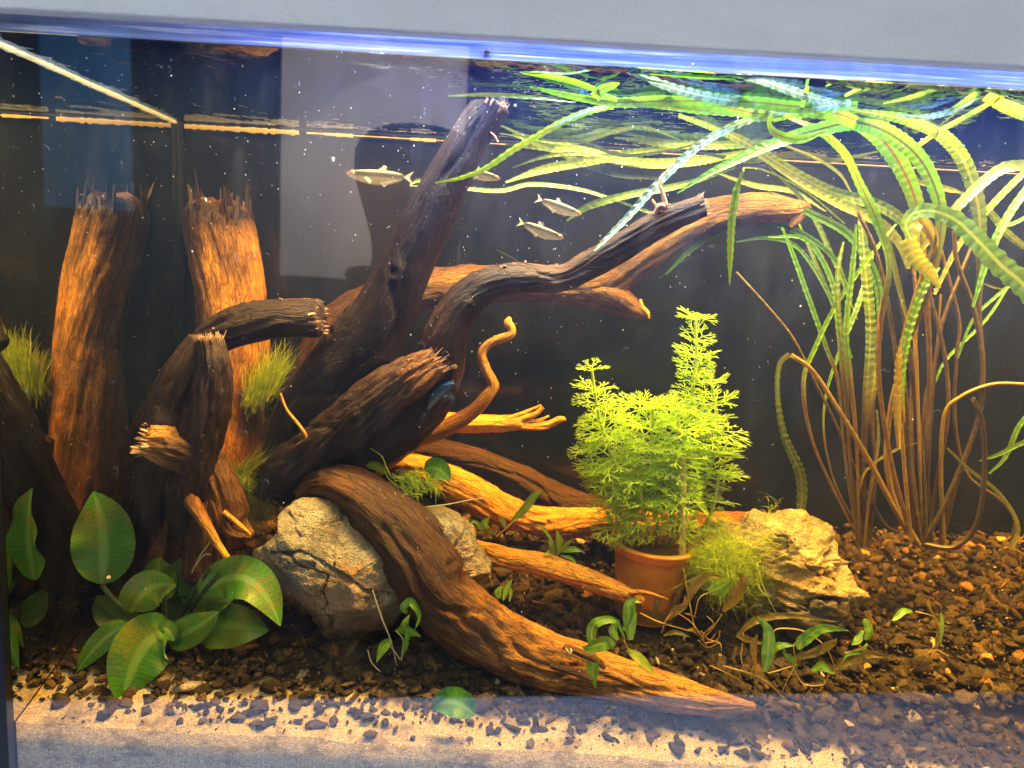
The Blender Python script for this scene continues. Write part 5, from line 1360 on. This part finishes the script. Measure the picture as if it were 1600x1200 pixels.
FB, FF = fish_mats()
EYE = plain('fish_eye', (.01, .01, .01), .1, .8); IRIS = plain('fish_iris', (.7, .45, .12), .3)
SHARE = {}


def fish(px, py, Y, lpx, ang, label, flip=False, roll=0, bend=0.0):
    """fish pointing right (+x), unit length scaled; ang: rotation in the picture plane, degrees, counterclockwise"""
    o = thing('tetra', label, 'fish', group='small golden-striped fish')
    if 'b' not in SHARE:
        xs_ = np.linspace(-.36, .5, 26); nu = 20; V = []
        for x in xs_:
            t = (x + .36) / .86; h = .026 + .088 * math.sin(min(1, t * 1.02) ** .9 * math.pi) ** .75 * (1 if t < .6 else 1) ; h = max(.006, h * (1 if t < .97 else .4)); wth = h * .42; zc = -.02 * math.sin(t * math.pi)
            if t > .985: h, wth = .008, .006
            for k in range(nu):
                a = 6.2832 * k / nu; V.append((x, math.cos(a) * wth, math.sin(a) * h * (1.15 if math.sin(a) < 0 else .9) + zc))
        SHARE['b'] = (V, grid_faces(nu, 26, True))
    V, Fc = SHARE['b']
    if 'bm' not in SHARE:
        b = mesh_obj('body', V, Fc, FB, o); SHARE['bm'] = b.data
        fins = {'tail_fin': [(-.34, 0, .0), (-.50, .01, .10), (-.44, 0, .0), (-.50, -.01, -.11)], 'dorsal_fin': [(.04, 0, .07), (-.05, 0, .16), (-.10, 0, .14), (-.08, 0, .06)],
                'anal_fin': [(.0, 0, -.10), (-.06, 0, -.18), (-.12, .0, -.13), (-.26, 0, -.05)], 'pectoral_fin': [(.24, .04, -.06), (.14, .09, -.16), (.12, .07, -.10), (.2, .045, -.04)]}
        SHARE['fins'] = {k: mesh_obj(k, v, [(0, 1, 2, 3)], FF, o).data for k, v in fins.items()}
        ev, ef = ICO2; e = []
        for s in (-1, 1):
            q = mesh_obj('eye', ev * np.array([.028, .012, .028]) + np.array([.405, s * .036, .015]), np.array(ef), IRIS, o)
            p = mesh_obj('pupil', ev * np.array([.016, .008, .016]) + np.array([.407, s * .044, .015]), np.array(ef), EYE, q); e.append((q.data, p.data))
        SHARE['eyes'] = e
    else:
        for nm, d in [('body', SHARE['bm'])] + list(SHARE['fins'].items()):
            c = bpy.data.objects.new(nm, d); COL.objects.link(c); c.parent = o
        for q, p in SHARE['eyes']:
            c = bpy.data.objects.new('eye', q); COL.objects.link(c); c.parent = o
            e2 = bpy.data.objects.new('pupil', p); COL.objects.link(e2); e2.parent = c
    m = mpp(px, py, Y) * lpx
    basis = Matrix((RT, -FW * -1.0, UP)).transposed()          # columns: right, forward, up
    rz = Matrix.Rotation(math.radians(-ang), 3, 'Y')
    fl_ = Matrix.Rotation(math.pi, 3, 'Z') if flip else Matrix.Identity(3)
    o.matrix_world = Matrix.Translation(Vector(at(px, py, Y))) @ (basis @ rz @ fl_ @ Matrix.Rotation(math.radians(roll), 3, 'Z') @ Matrix.Scale(m, 3)).to_4x4()
    return o


fish(594, 274, .15, 104, -2, 'large pale fish with a gold back stripe, swimming left of the tall branch', flip=True, roll=8)
fish(873, 322, .12, 78, -22, 'striped fish heading down and right, the upper of the pair under the trailing leaves', roll=-10)
fish(845, 359, .12, 78, -18, 'striped fish heading down and right, the lower of the pair above the bent branch', roll=8)
fish(748, 270, .125, 70, -15, 'small fish whose head pokes out from behind the tall dark branch', roll=0)
fish(745, 132, .17, 72, 22, 'fish swimming upward close above the jagged tip of the tall branch', roll=15)
fish(590, 84, .05, 70, -4, 'slender fish close below the water line, near the top of the beige reflection', roll=60)

# snails and shrimp
def shell(px, py, Y, rpx, label, col, cat='snail', name='snail', turns=2.6, elong=.35, parent=None):
    V = []; n, nu = 60, 12
    for i in range(n):
        t = i / (n - 1); a = t * turns * 6.283; R = .55 * math.exp(-1.35 * (1 - t) * 1.6); tube = R * .55 + .02
        c = np.array([math.cos(a) * R, math.sin(a) * R, -elong * (t) * 2]); dr = np.array([math.cos(a), math.sin(a), 0])
        for k in range(nu):
            b = 6.283 * k / nu; V.append(c + dr * math.cos(b) * tube + np.array([0, 0, 1]) * math.sin(b) * tube)
    t_ = NT('shell_' + name); nn = t_.noise(t_.mapping(t_.objco(), (1, 1, 4)), 5, 3); cc = t_.ramp(nn, [(.3, tuple(x * .4 for x in col)), (.7, col)])
    m = t_.done(t_.pbr(cc, .35))
    o = thing(name, label, cat); s = mesh_obj('shell', np.array(V), grid_faces(nu, n, True), m, o)
    ev, ef = ICO2; mesh_obj('foot', ev * np.array([.75, .35, .25]) + np.array([.1, 0, -elong * 2 - .5]), np.array(ef), plain('snail_foot', (.35, .26, .16), .4), o)
    sc = rpx * mpp(px, py, Y); o.matrix_world = Matrix.Translation(Vector(at(px, py, Y))) @ Euler((R_.uniform(.6, 2.2), R_.uniform(-.5, .5), R_.random() * 6)).to_matrix().to_4x4() @ Matrix.Scale(sc, 4)
    return o


shell(768, 79, .004, 9, 'brown snail on the front glass just under the hood', (.45, .2, .09))
shell(590, 158, .19, 24, 'large pale round snail on the back glass left of the branch tip', (.50, .42, .20))
shell(738, 190, .088, 7, 'tiny greyish snail stuck on the tall dark branch below its tip', (.35, .25, .22))
shell(738, 896, .052, 8, 'orange snail sitting on the upper edge of the thick curved root', (.55, .25, .08))
shell(172, 903, .036, 5, 'tiny pale snail at the base of the tallest oval leaf', (.7, .55, .4))
shell(898, 1019, .035, 8, 'striped pale snail in the crack across the curved root', (.6, .45, .25), elong=.9)
shell(296, 1113, .006, 9, 'pointed cream snail shell lying on the sand at the front', (.75, .55, .30), elong=1.3, name='snail_shell', cat='shell')
shell(712, 575, .085, 7, 'round tan snail beside the pale splintered end of the broken branch', (.6, .42, .2))
sh = thing('shrimp', 'blue shrimp clinging under the broken branch', 'shrimp')
bl_ = plain('dark_blue_shell', (.02, .07, .16), .25, .7)
o, *_ = wood_tube('body', [(668, 640, .09, 3, 0), (678, 622, .089, 8, 0), (690, 610, .088, 9, 0), (702, 602, .087, 7, 0), (710, 600, .086, 3, 0)], bl_, sh, rough=.05, fibre=.05, nu=14, step=.001)
for i in range(6): twig('leg', [(688 + i * 3, 612, .087, .9, 0), (694 + i * 3, 622, .085, .7, 0), (690 + i * 4, 630, .084, .3, 0)], bl_, sh)
for pts in ([(708, 600, .086, .8, 0), (716, 592, .084, .5, 0), (718, 606, .083, .3, 0)], [(708, 602, .086, .8, 0), (722, 604, .084, .5, 0), (730, 596, .083, .3, 0)]): twig('antenna', pts, bl_, sh)

# ------------------------------------------------------------------ specks in the water and on the pane, bubbles
def specks():
    V, Fc = [], []; v0, f0 = ico_arrays(1); 
    for i in range(1300):
        px = RNG.random() * 1600 if RNG.random() < .5 else RNG.normal(800, 280); py = 60 + RNG.random() ** 2.2 * 1000; Y = .002 + RNG.random() ** 1.6 * .2
        if py < 60 + px * .04: continue
        c = at(px, py, Y)
        if c[2] > WATER_Z - .002 or c[0] < XL + .001: continue
        if c[2] < ground_z(c[0], c[1]): continue
        s = mpp(px, py, Y) * (.28 + .55 * RNG.random() ** 2 + (1.9 * RNG.random() if RNG.random() < .025 else 0)); k = len(V)
        V += (v0 * np.array([s, s, s * (1 + RNG.random())]) + c).tolist(); Fc += [tuple(q + k for q in f) for f in f0]
    o = mesh_obj('floating_specks', V, Fc, plain('white_speck', (.8, .78, .8), .5)); kind(o, 'stuff')
    rf = at(0, 0, .0)
    t = NT('dried_water_drop'); tr = t.n('ShaderNodeBsdfTransparent'); m = t.done(t.mixs(.82, t.pbr((.7, .75, .85), .1, None, .9), tr.outputs[0]))
    V, Fc = [], []
    for i in range(70):
        px = RNG.random() * 1600; py = 90 + RNG.random() * 700; c = at(px, py, -.0062); c[1] = -.00605
        r = mpp(px, py, 0) * RNG.uniform(2.0, 7.0); k = len(V)
        if c[2] > .418: continue
        for q in range(18):
            a = q / 18 * 6.283; rr = r * (1 if q < 9 else 1)
            wdt = .18 if RNG.random() < .5 else .10
            V.append((c[0] + math.cos(a) * rr, c[1], c[2] + math.sin(a) * rr * 1.3)); V.append((c[0] + math.cos(a) * rr * (1 - wdt), c[1] - .0003, c[2] + math.sin(a) * rr * 1.3 * (1 - wdt)))
        for q in range(18 if RNG.random() < .4 else 11):
            j = (q + 1) % 18; Fc.append((k + 2 * q, k + 2 * j, k + 2 * j + 1, k + 2 * q + 1))
    o = mesh_obj('water_marks', V, Fc, m, aq); o['kind'] = 'stuff'


specks()
for i in range(14):
    pass
